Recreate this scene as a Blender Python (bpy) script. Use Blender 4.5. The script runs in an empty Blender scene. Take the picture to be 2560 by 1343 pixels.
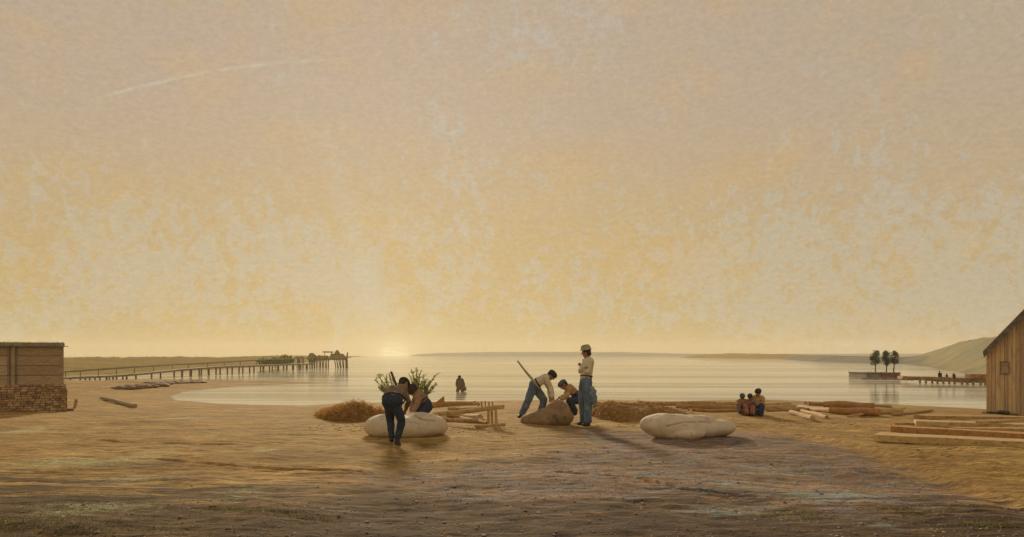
import bpy, math, random
import numpy as np
from mathutils import Vector, Matrix, noise as mn
random.seed(7); rng = np.random.default_rng(7)
SC = bpy.context.scene
COL = SC.collection
F = 2217.0; CX = 1280.0; HY = 888.0; EYE = 1.57; WZ = -1.0      # focal length in photo pixels, horizon row, eye height, water level

# ------------------------------------------------------------------ camera
cam_d = bpy.data.cameras.new("camera"); cam = bpy.data.objects.new("camera", cam_d); COL.objects.link(cam)
cam.location = (0, 0, EYE); cam.rotation_euler = (math.radians(90), 0, 0)
cam_d.sensor_width = 36; cam_d.lens = F/2560*36; cam_d.shift_y = (HY-671.5)/2560
cam_d.clip_start = 0.1; cam_d.clip_end = 9000
SC.camera = cam
SC.view_settings.view_transform = 'Standard'; SC.view_settings.look = 'None'
SC.view_settings.exposure = 0; SC.view_settings.gamma = 1
SC.cycles.volume_bounces = 1; SC.cycles.max_bounces = 6

# ------------------------------------------------------------------ node helper
class NT:
    def __init__(s, tree): s.t = tree; s.n = tree.nodes; s.l = tree.links
    def new(s, typ, **kw):
        nd = s.n.new(typ)
        for k, v in kw.items():
            if k == 'ins':
                for kk, vv in v.items(): s.set(nd, kk, vv)
            else: setattr(nd, k, v)
        return nd
    def set(s, nd, key, v):
        inp = nd.inputs[key]
        if isinstance(v, bpy.types.NodeSocket): s.l.new(v, inp)
        else: inp.default_value = v
    def math(s, op, a, b=0.0, clamp=False):
        nd = s.n.new('ShaderNodeMath'); nd.operation = op; nd.use_clamp = clamp
        s.set(nd, 0, a); s.set(nd, 1, b); return nd.outputs[0]
    def mix(s, f, a, b, mode='MIX'):
        nd = s.n.new('ShaderNodeMix'); nd.data_type = 'RGBA'; nd.blend_type = mode
        s.set(nd, 0, f)
        for k, v in ((6, a), (7, b)):
            if isinstance(v, tuple) and len(v) == 3: v = (*v, 1)
            s.set(nd, k, v)
        return nd.outputs[2]
    def ramp(s, f, lo, hi, a=0.0, b=1.0):
        nd = s.n.new('ShaderNodeMapRange'); nd.interpolation_type = 'SMOOTHSTEP'; nd.clamp = True
        s.set(nd, 0, f); s.set(nd, 1, lo); s.set(nd, 2, hi); s.set(nd, 3, a); s.set(nd, 4, b); return nd.outputs[0]
    def noise(s, vec, scale, detail=4, rough=.55, dist=0.0):
        nd = s.n.new('ShaderNodeTexNoise'); s.set(nd, 'Vector', vec)
        nd.inputs['Scale'].default_value = scale; nd.inputs['Detail'].default_value = detail
        nd.inputs['Roughness'].default_value = rough; nd.inputs['Distortion'].default_value = dist
        return nd.outputs[0]
    def mapv(s, vec, sc=(1,1,1), rot=(0,0,0), loc=(0,0,0)):
        nd = s.n.new('ShaderNodeMapping'); s.set(nd, 'Vector', vec)
        nd.inputs['Scale'].default_value = sc; nd.inputs['Rotation'].default_value = rot; nd.inputs['Location'].default_value = loc
        return nd.outputs[0]

def lin(r, g, b):
    f = lambda v: (v/255/12.92) if v/255 <= .04045 else ((v/255+.055)/1.055)**2.4
    return (f(r), f(g), f(b))

# ------------------------------------------------------------------ world
SUN_AZ = math.atan((985-CX)/F)            # left of the view axis
SUN_EL = math.radians(14)
w = bpy.data.worlds.new("World"); SC.world = w; w.use_nodes = True
T = NT(w.node_tree); T.n.clear()
tc = T.new('ShaderNodeTexCoord').outputs['Generated']
sep = T.new('ShaderNodeSeparateXYZ'); T.set(sep, 0, tc)
dx, dy, dz = sep.outputs
sky = T.new('ShaderNodeTexSky', sky_type='NISHITA', sun_disc=False, sun_elevation=SUN_EL, sun_rotation=SUN_AZ, dust_density=1.0)
z = T.math('MAXIMUM', dz, 0.0)
horiz = lin(184, 164, 112); mid = lin(194, 166, 115); top = lin(187, 166, 142); zen = (0.27, 0.255, 0.245)
base = T.mix(T.ramp(z, 0.0, .09), horiz, mid)
base = T.mix(T.ramp(z, .08, .30), base, top)
base = T.mix(T.ramp(z, .40, .62), base, zen)
# the right side of the sky is greyer than the left
base = T.mix(T.math('MULTIPLY', T.ramp(dx, .05, .55), .38), base, lin(178, 160, 134))
# mottled thin cloud: pale blue-grey flecks gathered in drifts
nv = T.mapv(tc, (1, 1, 1.15))
drift = T.noise(nv, 3.6, 3, .55, .3)
drift2 = T.noise(T.mapv(tc, (1, 1, 1.0), loc=(3, 1, 5)), 9, 4, .6, .4)
fleck = T.noise(T.mapv(tc, (1, 1, .85), loc=(1, 7, 2)), 78, 6, .74, .3)
band = T.math('MULTIPLY', T.ramp(z, .0, .05), T.ramp(z, .26, .10))
dd = T.math('ADD', T.math('MULTIPLY', drift, .55), T.math('MULTIPLY', drift2, .45))
thr = T.math('ADD', T.math('MULTIPLY', dd, .75), T.math('MULTIPLY', fleck, .80))
thr = T.math('ADD', thr, T.math('MULTIPLY', T.math('SUBTRACT', band, .55), .085))
for px_, py_, rr_, am_ in ((1900, 700, .115, .060), (2300, 640, .08, .03), (320, 680, .10, .045), (740, 610, .07, .05), (880, 760, .07, .06), (1120, 660, .06, .045), (1450, 690, .07, .03), (2180, 300, .08, .03), (120, 80, .08, .03), (1250, 480, .08, .02)):
    vd = T.new('ShaderNodeVectorMath', operation='DISTANCE'); T.set(vd, 0, tc); vd.inputs[1].default_value = Vector(((px_-CX)/F, 1, (HY-py_)/F)).normalized()
    thr = T.math('ADD', thr, T.ramp(vd.outputs['Value'], rr_, 0, 0, am_))
m1 = T.ramp(thr, .790, .870)
base = T.mix(T.math('MULTIPLY', m1, .40), base, lin(186, 185, 173))
# a long thin wisp high on the left and a faint upright one above the sun
uu = T.math('DIVIDE', dx, T.math('MAXIMUM', dy, .05)); vv = T.math('DIVIDE', dz, T.math('MAXIMUM', dy, .05))
arc = T.math('SUBTRACT', .334, T.math('MULTIPLY', T.math('POWER', T.math('ABSOLUTE', T.math('ADD', uu, .17)), 2.0), .5))
wn = T.noise(T.mapv(tc, (1, 1, 1), loc=(2, 2, 2)), 40, 4, .7)
ad = T.math('ABSOLUTE', T.math('SUBTRACT', T.math('ADD', vv, T.math('MULTIPLY', wn, .006)), T.math('ADD', arc, .003)))
aw = T.math('MULTIPLY', T.ramp(ad, .0032, .0004), T.math('MULTIPLY', T.ramp(uu, -.49, -.44), T.ramp(uu, -.15, -.28)))
base = T.mix(T.math('MULTIPLY', aw, T.ramp(wn, .40, .55, .15, .5)), base, lin(198, 192, 172))
vc = T.math('ADD', T.math('MULTIPLY', vv, -.28), T.math('ADD', T.math('MULTIPLY', wn, .05), -.165))
vw = T.math('MULTIPLY', T.ramp(T.math('ABSOLUTE', T.math('SUBTRACT', uu, vc)), .020, .0), T.math('MULTIPLY', T.ramp(vv, .02, .07), T.ramp(vv, .27, .12)))
base = T.mix(T.math('MULTIPLY', vw, .42), base, lin(190, 183, 160))
# warm ochre drifts
warm = T.ramp(T.noise(T.mapv(tc, (1, 1, 1.6), loc=(9, 2, 4)), 9, 5, .65, .4), .46, .68)
base = T.mix(T.math('MULTIPLY', warm, .26), base, lin(207, 168, 100))
fine = T.noise(T.mapv(tc, (1, 1, 1.7)), 150, 3, .7)
fine2 = T.noise(T.mapv(tc, (1, 1, 4.0), loc=(4, 4, 4)), 60, 4, .7)
g = T.math('ADD', T.math('MULTIPLY', fine, .36), T.math('ADD', T.math('MULTIPLY', fine2, .10), .725))
sc_ = T.new('ShaderNodeVectorMath', operation='SCALE'); T.set(sc_, 0, base); T.set(sc_, 'Scale', g); base = sc_.outputs[0]
# the low sun in the haze and its glow
def sdir(px, py):
    v = Vector(((px-CX)/F, 1, -(py-HY)/F)); return v.normalized()
sv = sdir(983, 884)
sub = T.new('ShaderNodeVectorMath', operation='SUBTRACT'); T.set(sub, 0, tc); sub.inputs[1].default_value = sv
sp2 = T.new('ShaderNodeSeparateXYZ'); T.set(sp2, 0, sub.outputs[0])
ex = T.math('POWER', T.math('MULTIPLY', sp2.outputs[0], 1.0), 2.0)
ey = T.math('POWER', T.math('MULTIPLY', sp2.outputs[1], 1.0), 2.0)
ez = T.math('POWER', T.math('MULTIPLY', sp2.outputs[2], 1.5), 2.0)
rr = T.math('SQRT', T.math('ADD', T.math('ADD', ex, ey), ez))
base = T.mix(T.ramp(rr, .11, .0, 0, .40), base, lin(208, 196, 152))
base = T.mix(T.ramp(rr, .045, .005, 0, .55), base, lin(214, 202, 152))
strk = T.ramp(T.noise(T.mapv(tc, (60, 60, 420)), 1.0, 3, .6), .42, .60)
base = T.mix(T.math('MULTIPLY', T.ramp(rr, .0230, .0060), T.math('ADD', T.math('MULTIPLY', strk, .55), .4)), base, lin(238, 226, 180))
bk = T.new('ShaderNodeVectorMath', operation='SCALE'); T.set(bk, 0, base); T.set(bk, 'Scale', T.ramp(dy, .15, -.6, 1.0, 1.55)); base = bk.outputs[0]   # sky brightened behind the viewer, added fill for surfaces facing the camera
sk = T.new('ShaderNodeVectorMath', operation='SCALE'); T.set(sk, 0, sky.outputs[0]); T.set(sk, 'Scale', .0025)
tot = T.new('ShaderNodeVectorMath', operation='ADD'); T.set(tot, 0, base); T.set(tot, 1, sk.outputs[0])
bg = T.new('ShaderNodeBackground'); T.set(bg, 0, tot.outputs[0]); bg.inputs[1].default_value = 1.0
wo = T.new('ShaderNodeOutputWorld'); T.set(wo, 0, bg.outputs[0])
# ------------------------------------------------------------------ sun
sd = bpy.data.lights.new("sun", 'SUN'); sun = bpy.data.objects.new("sun", sd); COL.objects.link(sun)
sd.energy = 4.3; sd.angle = math.radians(5); sd.color = (1.0, .80, .52)
sdv = Vector((math.sin(SUN_AZ)*math.cos(SUN_EL), math.cos(SUN_AZ)*math.cos(SUN_EL), math.sin(SUN_EL)))
sun.rotation_euler = sdv.to_track_quat('Z', 'Y').to_euler()

# ------------------------------------------------------------------ mapping pixel <-> world
def W(px, py, D): return Vector(((px-CX)/F*D, D, EYE-(py-HY)/F*D))
def dist_w(py): return (EYE-WZ)*F/(py-HY)
def WW(px, py): return W(px, py, dist_w(py))                 # point on the water plane

# ------------------------------------------------------------------ shoreline and terrain height
shore_px = [(-900, 962), (-300, 958), (162, 956), (375, 951), (500, 951), (640, 953), (760, 955), (850, 957.5), (760, 960), (640, 963.5), (550, 970), (462, 979),
  (425, 991), (440, 1001), (540, 1009), (640, 1012.5), (760, 1014), (820, 1010), (900, 1007), (1000, 1005), (1130, 1004), (1210, 1002), (1290, 1001),
  (1400, 1000), (1500, 999), (1600, 1001), (1700, 1003), (1850, 999), (1950, 1000), (2100, 1006), (2200, 1010), (2330, 1016), (2467, 1023), (2700, 1034), (3200, 1056)]
poly = [tuple(WW(*p)[:2]) for p in shore_px]
poly = [(-260, 78)] + poly + [(150, 25), (150, -60), (-260, -60)]
PA = np.array(poly); PB = np.roll(PA, -1, 0)
def sdist(x, y):
    x = np.asarray(x, float).ravel(); y = np.asarray(y, float).ravel()
    best = np.full(x.shape, 1e9); ins = np.zeros(x.shape, bool)
    for (ax, ay), (bx, by) in zip(PA, PB):
        ex, ey = bx-ax, by-ay; L = ex*ex+ey*ey
        t = np.clip(((x-ax)*ex+(y-ay)*ey)/L, 0, 1)
        best = np.minimum(best, np.hypot(x-ax-t*ex, y-ay-t*ey))
        c = ((ay > y) != (by > y)) & (x < (bx-ax)*(y-ay)/((by-ay) if by != ay else 1e-9)+ax)
        ins ^= c
    return np.where(ins, best, -best)
_perm = rng.random((256, 256))
def vnoise(x, y, s, seed=0):
    x = np.asarray(x)*s+seed*17.3+500; y = np.asarray(y)*s+seed*9.1+500
    xi = np.floor(x).astype(int); yi = np.floor(y).astype(int); fx = x-xi; fy = y-yi
    fx = fx*fx*(3-2*fx); fy = fy*fy*(3-2*fy)
    P = lambda a, b: _perm[a % 256, b % 256]
    return (P(xi, yi)*(1-fx)+P(xi+1, yi)*fx)*(1-fy)+(P(xi, yi+1)*(1-fx)+P(xi+1, yi+1)*fx)*fy - .5
def ground_pt0(px, py, zz=0.0): D = (EYE-zz)*F/(py-HY); return ((px-CX)/F*D, D)
# boundary between the pale trodden sand (right) and the dark shingle
rut = [ground_pt0(*p) for p in [(1640, 1052), (1800, 1058), (1900, 1060), (1980, 1083), (2120, 1118), (2260, 1163), (2400, 1212), (2560, 1282), (2700, 1360)]]
ruts2 = [[ground_pt0(*p) for p in q] for q in ([(1850, 1058), (1990, 1076), (2200, 1122), (2400, 1158), (2600, 1185)], [(2290, 1128), (2420, 1148), (2600, 1166)], [(2000, 1082), (2180, 1128), (2360, 1180), (2600, 1262)],
         [(1400, 1180), (1560, 1196), (1700, 1226), (1900, 1246)], [(400, 1150), (640, 1170), (900, 1176)], [(200, 1100), (420, 1112), (700, 1106)])]
def seg_d(x, y, pts):
    best = np.full(np.shape(x), 1e9)
    for (ax, ay), (bx, by) in zip(pts[:-1], pts[1:]):
        ex, ey = bx-ax, by-ay
        t = np.clip(((x-ax)*ex+(y-ay)*ey)/(ex*ex+ey*ey), 0, 1)
        best = np.minimum(best, np.hypot(x-ax-t*ex, y-ay-t*ey))
    return best
def hgt(x, y, detail=True):
    x = np.asarray(x, float).ravel(); y = np.asarray(y, float).ravel()
    s = sdist(x, y); t = s/25.0; k = 8.0
    f = -np.log(np.exp(-k*np.minimum(t, 5))+math.exp(-k))/k
    zl = WZ+f
    zz = np.where(s > 0, zl, WZ-np.minimum(-s*.05, 1.2))
    if detail:
        a = np.clip(s/5, .12, 1)
        zz = zz+a*(vnoise(x, y, .35, 1)*.10+vnoise(x, y, 1.1, 2)*.045+vnoise(x, y, 3.1, 3)*.020)
        near = np.clip((30-y)/15, 0, 1)
        zz = zz+near*(vnoise(x*.6, y, 6.0, 4)*.019+vnoise(x*.8, y, 13.0, 5)*.012)
        d = seg_d(x, y, rut)
        zz = zz-.035*np.exp(-(d/.16)**2)*np.clip((28-y)/6, 0, 1)
        for R_ in ruts2:
            d = seg_d(x, y, R_); zz = zz-.022*np.exp(-(d/.05)**2)+.012*np.exp(-((d-.11)/.05)**2)
    return zz
def G(px, py, dmax=140):                                     # where the ray through a pixel meets the ground
    d = np.concatenate([np.arange(5, 40, .02), np.arange(40, dmax, .1)])
    x = (px-CX)/F*d; zr = EYE-(py-HY)/F*d
    hit = np.nonzero(zr <= hgt(x, d))[0]
    i = hit[0] if len(hit) else len(d)-1
    return Vector((x[i], d[i], float(hgt([x[i]], [d[i]])[0])))
def H(x, y): return float(hgt([x], [y])[0])

# ------------------------------------------------------------------ materials
def mat(name, cols, scale=6, stretch=(1,1,1), rough=.85, bump=.3, bscale=40, island=.0, detail=5, contrast=(.38, .62), spec=.3, bdist=.02, speck=None):
    m = bpy.data.materials.new(name); m.use_nodes = True; t = NT(m.node_tree)
    bs = t.n['Principled BSDF']; co = t.new('ShaderNodeTexCoord').outputs['Object']
    v = t.mapv(co, stretch)
    c = t.mix(t.ramp(t.noise(v, scale, detail, .6, .2), *contrast), cols[0], cols[1])
    if len(cols) > 2:
        c = t.mix(t.ramp(t.noise(t.mapv(co, stretch, loc=(3.1, 5.7, 1.9)), scale*2.3, detail, .65, .3), .52, .66), c, cols[2])
    if len(cols) > 3:
        c = t.mix(t.ramp(t.noise(t.mapv(co, stretch, loc=(8.1, 2.7, 6.9)), scale*4.1, detail, .65, .3), .56, .68), c, cols[3])
    if island:
        gi = t.new('ShaderNodeNewGeometry').outputs['Random Per Island']
        hs = t.new('ShaderNodeHueSaturation'); t.set(hs, 'Color', c)
        t.set(hs, 'Value', t.math('ADD', t.math('MULTIPLY', gi, island*2), 1-island))
        t.set(hs, 'Hue', t.math('ADD', t.math('MULTIPLY', gi, island*.06), .5-island*.03)); c = hs.outputs[0]
    t.set(bs, 'Base Color', c); bs.inputs['Roughness'].default_value = rough
    bs.inputs['Specular IOR Level'].default_value = spec
    if bump:
        b = t.new('ShaderNodeBump'); b.inputs['Strength'].default_value = bump; b.inputs['Distance'].default_value = bdist
        t.set(b, 'Height', t.noise(v, bscale, 4, .6)); t.set(bs, 'Normal', b.outputs[0])
    return m

def translucent(m, f=.5):
    t = NT(m.node_tree); bs = t.n['Principled BSDF']; tl = t.new('ShaderNodeBsdfTranslucent'); mx = t.new('ShaderNodeMixShader'); mx.inputs[0].default_value = f
    src = bs.inputs['Base Color'].links[0].from_socket; t.l.new(src, tl.inputs[0]); t.l.new(bs.outputs[0], mx.inputs[1]); t.l.new(tl.outputs[0], mx.inputs[2])
    t.l.new(mx.outputs[0], t.n['Material Output'].inputs[0])
def mk_ground():
    m = bpy.data.materials.new("beach_soil"); m.use_nodes = True; t = NT(m.node_tree)
    bs = t.n['Principled BSDF']; co = t.new('ShaderNodeTexCoord').outputs['Object']
    at = t.new('ShaderNodeAttribute', attribute_name='mask'); s = t.new('ShaderNodeSeparateColor'); t.set(s, 0, at.outputs['Color'])
    at2 = t.new('ShaderNodeAttribute', attribute_name='mask_b'); s2 = t.new('ShaderNodeSeparateColor'); t.set(s2, 0, at2.outputs['Color'])
    big = t.noise(t.mapv(co, (.5, 1, 1)), .55, 4, .6, .5)
    med = t.noise(t.mapv(co, (.5, 1.6, 1), loc=(4, 2, 0)), 2.2, 5, .65, .6)
    fin = t.noise(t.mapv(co, (.35, 1.6, 1), loc=(1, 8, 0)), 12, 5, .7, .4)
    vf = t.noise(t.mapv(co, (.6, 1.4, 1), loc=(6, 8, 0)), 48, 4, .7)
    sand = t.mix(t.ramp(big, .40, .60), (.295, .178, .046), (.41, .262, .076))
    sand = t.mix(t.math('MULTIPLY', t.ramp(med, .46, .62), .8), sand, (.27, .150, .045))
    sand = t.mix(t.math('MULTIPLY', t.ramp(fin, .50, .62), .6), sand, (.20, .115, .045))
    sand = t.mix(t.math('MULTIPLY', t.ramp(vf, .55, .66), .5), sand, (.47, .33, .14))
    # shingle: browns with lilac, blue-green and orange flecks
    gra = t.mix(t.ramp(med, .40, .62), (.25, .145, .065), (.16, .092, .050))
    gra = t.mix(t.math('MULTIPLY', t.ramp(t.noise(t.mapv(co, (.35, 1.2, 1), loc=(2, 2, 2)), 4, 8, .82, .8), .505, .55), .75), gra, (.20, .185, .22))
    gra = t.mix(t.math('MULTIPLY', t.ramp(t.noise(t.mapv(co, (.4, 1.2, 1), loc=(9, 2, 2)), 4, 7, .8, .8), .54, .60), .8), gra, (.42, .225, .075))
    gra = t.mix(t.math('MULTIPLY', t.ramp(t.noise(t.mapv(co, (.4, 1.1, 1), loc=(5, 12, 2)), 5.2, 8, .85, .9), .535, .575), .62), gra, (.24, .32, .27))
    gra = t.mix(t.math('MULTIPLY', t.ramp(vf, .50, .60), .65), gra, (.045, .026, .020))
    gra = t.mix(t.math('MULTIPLY', t.ramp(t.noise(t.mapv(co, (.6, 1.2, 1), loc=(3, 3, 9)), 42, 3, .7), .60, .66), .7), gra, (.44, .36, .26))
    e = t.math('MULTIPLY', t.math('SUBTRACT', t.noise(t.mapv(co, (.4, 1, 1), loc=(7, 1, 1)), 3.0, 6, .7, .5), .5), 1.6)
    gm = t.ramp(t.math('ADD', s.outputs[0], t.math('MULTIPLY', e, t.ramp(s2.outputs[1], 0, 1, 1, .95))), .28, .78)
    c = t.mix(gm, sand, gra)
    # soil colour darkened towards the front
    de = t.math('ADD', s.outputs[1], t.math('MULTIPLY', t.math('SUBTRACT', t.noise(t.mapv(co, (.25, 1.3, 1), loc=(2, 6, 1)), 2.0, 7, .75, .5), .5), 2.6))
    dark = t.mix(t.ramp(fin, .42, .6), (.088, .050, .020), (.036, .024, .014))
    c = t.mix(t.math('MULTIPLY', t.ramp(de, .42, .80), .88), c, dark)
    # pale green lichen and weed patches
    ge = t.math('ADD', s.outputs[2], t.math('MULTIPLY', t.math('SUBTRACT', t.noise(t.mapv(co, (.5, 1.2, 1), loc=(2, 1, 6)), 13, 8, .85, 1.2), .5), 3.6))
    c = t.mix(t.math('MULTIPLY', t.ramp(ge, .45, .75), .68), c, (.42, .44, .23))
    te = t.math('ADD', s2.outputs[0], t.math('MULTIPLY', t.math('SUBTRACT', t.noise(t.mapv(co, (.5, 1.2, 1), loc=(2, 9, 6)), 11, 8, .85, 1.2), .5), 3.6))
    c = t.mix(t.math('MULTIPLY', t.ramp(te, .45, .75), .62), c, (.25, .34, .31))
    # wet rim along the water
    c = t.mix(t.math('MULTIPLY', s2.outputs[2], .6), c, (.27, .19, .085))
    v1 = t.ramp(t.noise(t.mapv(co, (.30, 1.5, 1), loc=(11, 3, 2)), 6.5, 8, .78, .6), .40, .60, .66, 1.36)
    v2 = t.ramp(t.noise(t.mapv(co, (.5, 1.1, 1), loc=(1, 13, 2)), 1.1, 5, .65, .6), .38, .62, .84, 1.16)
    v3 = t.ramp(t.noise(t.mapv(co, (.45, 1.3, 1), loc=(7, 13, 2)), 30, 5, .75, .3), .42, .58, .78, 1.22)
    sv_ = t.new('ShaderNodeVectorMath', operation='SCALE'); t.set(sv_, 0, c); t.set(sv_, 'Scale', t.math('MULTIPLY', t.math('MULTIPLY', v1, v2), v3)); c = sv_.outputs[0]
    t.set(bs, 'Base Color', c); bs.inputs['Roughness'].default_value = 1.0; bs.inputs['Specular IOR Level'].default_value = .08
    hmix = t.math('ADD', t.math('MULTIPLY', fin, .6), t.math('MULTIPLY', vf, .35))
    b = t.new('ShaderNodeBump'); b.inputs['Strength'].default_value = .5; b.inputs['Distance'].default_value = .035
    t.set(b, 'Height', hmix); t.set(bs, 'Normal', b.outputs[0])
    return m

def mk_water():
    m = bpy.data.materials.new("calm_water"); m.use_nodes = True; t = NT(m.node_tree)
    bs = t.n['Principled BSDF']; co = t.new('ShaderNodeTexCoord').outputs['Object']
    n1 = t.noise(t.mapv(co, (.05, .35, 1)), 1.0, 5, .65, .3)
    n2 = t.noise(t.mapv(co, (.010, .045, 1)), 1.0, 5, .6, .4)
    n3 = t.noise(t.mapv(co, (.35, 1.6, 1)), 1.0, 4, .6, .3)
    c = t.mix(t.ramp(n2, .38, .62), (.40, .34, .19), (.24, .23, .15))
    c = t.mix(t.math('MULTIPLY', t.ramp(n1, .5, .65), .5), c, (.46, .40, .25))
    t.set(bs, 'Base Color', c)
    f1 = t.noise(t.mapv(co, (.035, .55, 1), loc=(3, 3, 0)), 1.0, 5, .62, .25)
    f2 = t.noise(t.mapv(co, (.006, .10, 1), loc=(9, 3, 0)), 1.0, 6, .62, .3)
    ff = t.math('ADD', t.math('MULTIPLY', f1, .5), t.math('MULTIPLY', f2, .5))
    fc = t.mix(t.ramp(ff, .44, .56), (.36, .34, .26), (.93, .88, .70))
    df = t.new('ShaderNodeBsdfDiffuse'); t.set(df, 0, fc); mx = t.new('ShaderNodeMixShader'); mx.inputs[0].default_value = .34
    t.l.new(bs.outputs[0], mx.inputs[1]); t.l.new(df.outputs[0], mx.inputs[2]); t.l.new(mx.outputs[0], t.n['Material Output'].inputs[0])
    t.set(bs, 'Roughness', t.ramp(n2, .35, .65, .025, .035)); bs.inputs['IOR'].default_value = 1.33
    b = t.new('ShaderNodeBump'); b.inputs['Strength'].default_value = .45; b.inputs['Distance'].default_value = .045
    t.set(b, 'Height', t.math('ADD', t.math('MULTIPLY', n1, 1.0), t.math('MULTIPLY', n3, .35))); t.set(bs, 'Normal', b.outputs[0])
    return m

M = {}
M['ground'] = mk_ground(); M['water'] = mk_water()
M['farland'] = mat('far_meadow', [(.34, .27, .13), (.42, .31, .13), (.25, .21, .12)], .22, (.4, 1, 1), bump=0, rough=1, spec=0)
M['farblue'] = mat('far_shore_blue', [(.30, .285, .22), (.24, .24, .20)], .03, bump=0, rough=1, spec=0)
M['farochre'] = mat('far_shore_ochre', [(.42, .29, .115), (.32, .235, .11)], .08, bump=0, rough=1, spec=0)
M['hill'] = mat('hill_grass', [(.34, .30, .19), (.26, .26, .18), (.40, .33, .18)], .10, (.5, 1, 1.6), bump=.3, bscale=.5, bdist=.5, rough=1, spec=0)
M['stone'] = mat('pale_boulder', [(.64, .53, .36), (.53, .44, .31), (.44, .34, .23)], 2.6, bump=.35, bscale=26, bdist=.03, contrast=(.36, .64))
M['stone_b'] = mat('earthy_boulder', [(.29, .185, .085), (.22, .145, .075), (.13, .085, .055)], 3.0, bump=.35, bscale=22, bdist=.02)
M['wood'] = mat('weathered_wood', [(.46, .285, .115), (.36, .21, .085), (.20, .12, .055)], 5, (1, 1, 1), bump=.5, bscale=30, island=.16)
M['wood_p'] = mat('pale_timber', [(.53, .37, .16), (.43, .28, .11), (.25, .155, .07)], 3, (1, 3, 3), bump=.5, bscale=18, island=.12)
M['wood_r'] = mat('reddish_timber', [(.46, .235, .075), (.36, .18, .065), (.20, .10, .045)], 3, (1, 3, 3), bump=.5, bscale=18, island=.15)
M['board'] = mat('hut_boards', [(.54, .37, .19), (.43, .31, .18), (.30, .23, .15)], 1.6, (7, 7, .55), bump=.5, bscale=8, island=.22)
M['board_g'] = mat('grey_plank', [(.40, .28, .155), (.29, .20, .12), (.36, .36, .25), (.52, .35, .17)], 4, (1, 1, 6), bump=.6, bscale=14, island=.18)
M['roof'] = mat('roof_shingle', [(.16, .125, .095), (.10, .085, .07), (.22, .20, .15)], 5, bump=.7, bscale=20, island=.2)
M['roof_b'] = mat('mossy_roof', [(.27, .25, .15), (.20, .18, .11), (.16, .12, .08)], 5, bump=.7, bscale=20)
M['brick'] = mat('old_brick', [(.37, .23, .115), (.27, .175, .095), (.46, .28, .12), (.35, .32, .20)], 8, bump=.6, bscale=40, island=.4)
M['mortar'] = mat('old_mortar', [(.20, .14, .08), (.13, .09, .05)], 10, bump=.5)
M['dark'] = mat('dark_gap', [(.035, .025, .018), (.05, .035, .025)], 5, bump=0)
M['pierwood'] = mat('pier_wood', [(.30, .235, .13), (.22, .17, .10)], 2, bump=.3)
M['jetty'] = mat('jetty_planks', [(.40, .22, .07), (.27, .14, .05), (.16, .09, .045)], .8, bump=.3, island=.2)
M['thatch'] = mat('thatch', [(.33, .25, .10), (.24, .19, .09)], 1.2, bump=.6, bscale=6, bdist=.1)
M['moleb'] = mat('mole_brick', [(.33, .135, .095), (.25, .105, .08), (.38, .20, .13)], 1.2, bump=.4, bscale=8, island=.25)
M['moleg'] = mat('mole_stone', [(.30, .25, .17), (.23, .20, .15)], 1.2, bump=.4, bscale=8, island=.2)
M['leaf'] = mat('tree_foliage', [(.15, .165, .11), (.20, .205, .13), (.10, .12, .09)], 3, bump=0, island=.35)
M['leafb'] = mat('bush_leaves', [(.36, .38, .15), (.48, .47, .21), (.24, .26, .10)], 5, bump=0, island=.4)
M['bark'] = mat('bark', [(.11, .085, .055), (.075, .06, .04)], 8, bump=.5)
M['straw'] = mat('straw', [(.38, .215, .06), (.29, .15, .045), (.19, .095, .035)], 4, bump=.5, bscale=30, island=.45)
M['earth'] = mat('orange_earth', [(.30, .165, .055), (.22, .115, .04), (.36, .22, .075), (.14, .085, .04)], 3.5, (1, 2, 2), bump=.5, bscale=16, bdist=.03, rough=1, spec=.05)
M['weed'] = mat('seaweed', [(.24, .145, .060), (.16, .10, .05)], 3, bump=.6, bscale=10)
M['grass'] = mat('grass', [(.16, .145, .045), (.09, .09, .035)], 2, bump=0, island=.4)
M['pebble'] = mat('pebbles', [(.36, .26, .18), (.25, .18, .13), (.40, .38, .31)], 1.1, bump=0, island=.5)
for q in ('leaf', 'leafb', 'grass', 'straw'): translucent(M[q], .5)
M['skin'] = mat('skin', [(.34, .18, .10), (.28, .145, .08)], 12, bump=0, rough=.6)
M['hair'] = mat('dark_hair', [(.030, .022, .018), (.05, .035, .025)], 30, bump=.5, bscale=80)
M['navy'] = mat('navy_trousers', [(.028, .042, .075), (.020, .030, .048), (.05, .045, .04)], 7, bump=.6, bscale=14)
M['blue'] = mat('faded_blue_trousers', [(.12, .17, .24), (.075, .115, .185), (.22, .22, .19)], 6, (1, 1, .4), bump=.6, bscale=12)
M['blue_l'] = mat('pale_blue_cloth', [(.20, .25, .28), (.12, .165, .21)], 9, (1, 1, .4), bump=.6, bscale=14)
M['shirt'] = mat('cream_shirt', [(.64, .57, .40), (.54, .47, .32), (.42, .35, .23)], 8, bump=.6, bscale=14)
M['brown'] = mat('brown_shirt', [(.20, .135, .085), (.15, .10, .065), (.26, .19, .12)], 8, bump=.6, bscale=14)
M['striped'] = mat('streaked_smock', [(.30, .20, .12), (.22, .14, .09), (.38, .22, .10)], 10, (3, 3, .5), bump=.6, bscale=14)
M['rust'] = mat('rust_coat', [(.42, .19, .065), (.26, .12, .05), (.50, .28, .10)], 9, bump=.6, bscale=18)
M['red'] = mat('red_brown_coat', [(.30, .12, .065), (.19, .08, .045), (.40, .21, .10)], 9, bump=.6, bscale=18)
M['umber'] = mat('ochre_coat', [(.44, .30, .14), (.32, .18, .07), (.18, .11, .05)], 9, bump=.6, bscale=18)
M['hat'] = mat('straw_hat', [(.40, .35, .21), (.28, .24, .14)], 20, bump=.6, bscale=60)
M['boot'] = mat('dark_boot', [(.030, .024, .020), (.045, .035, .028)], 20, bump=.3, rough=.6)
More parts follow.
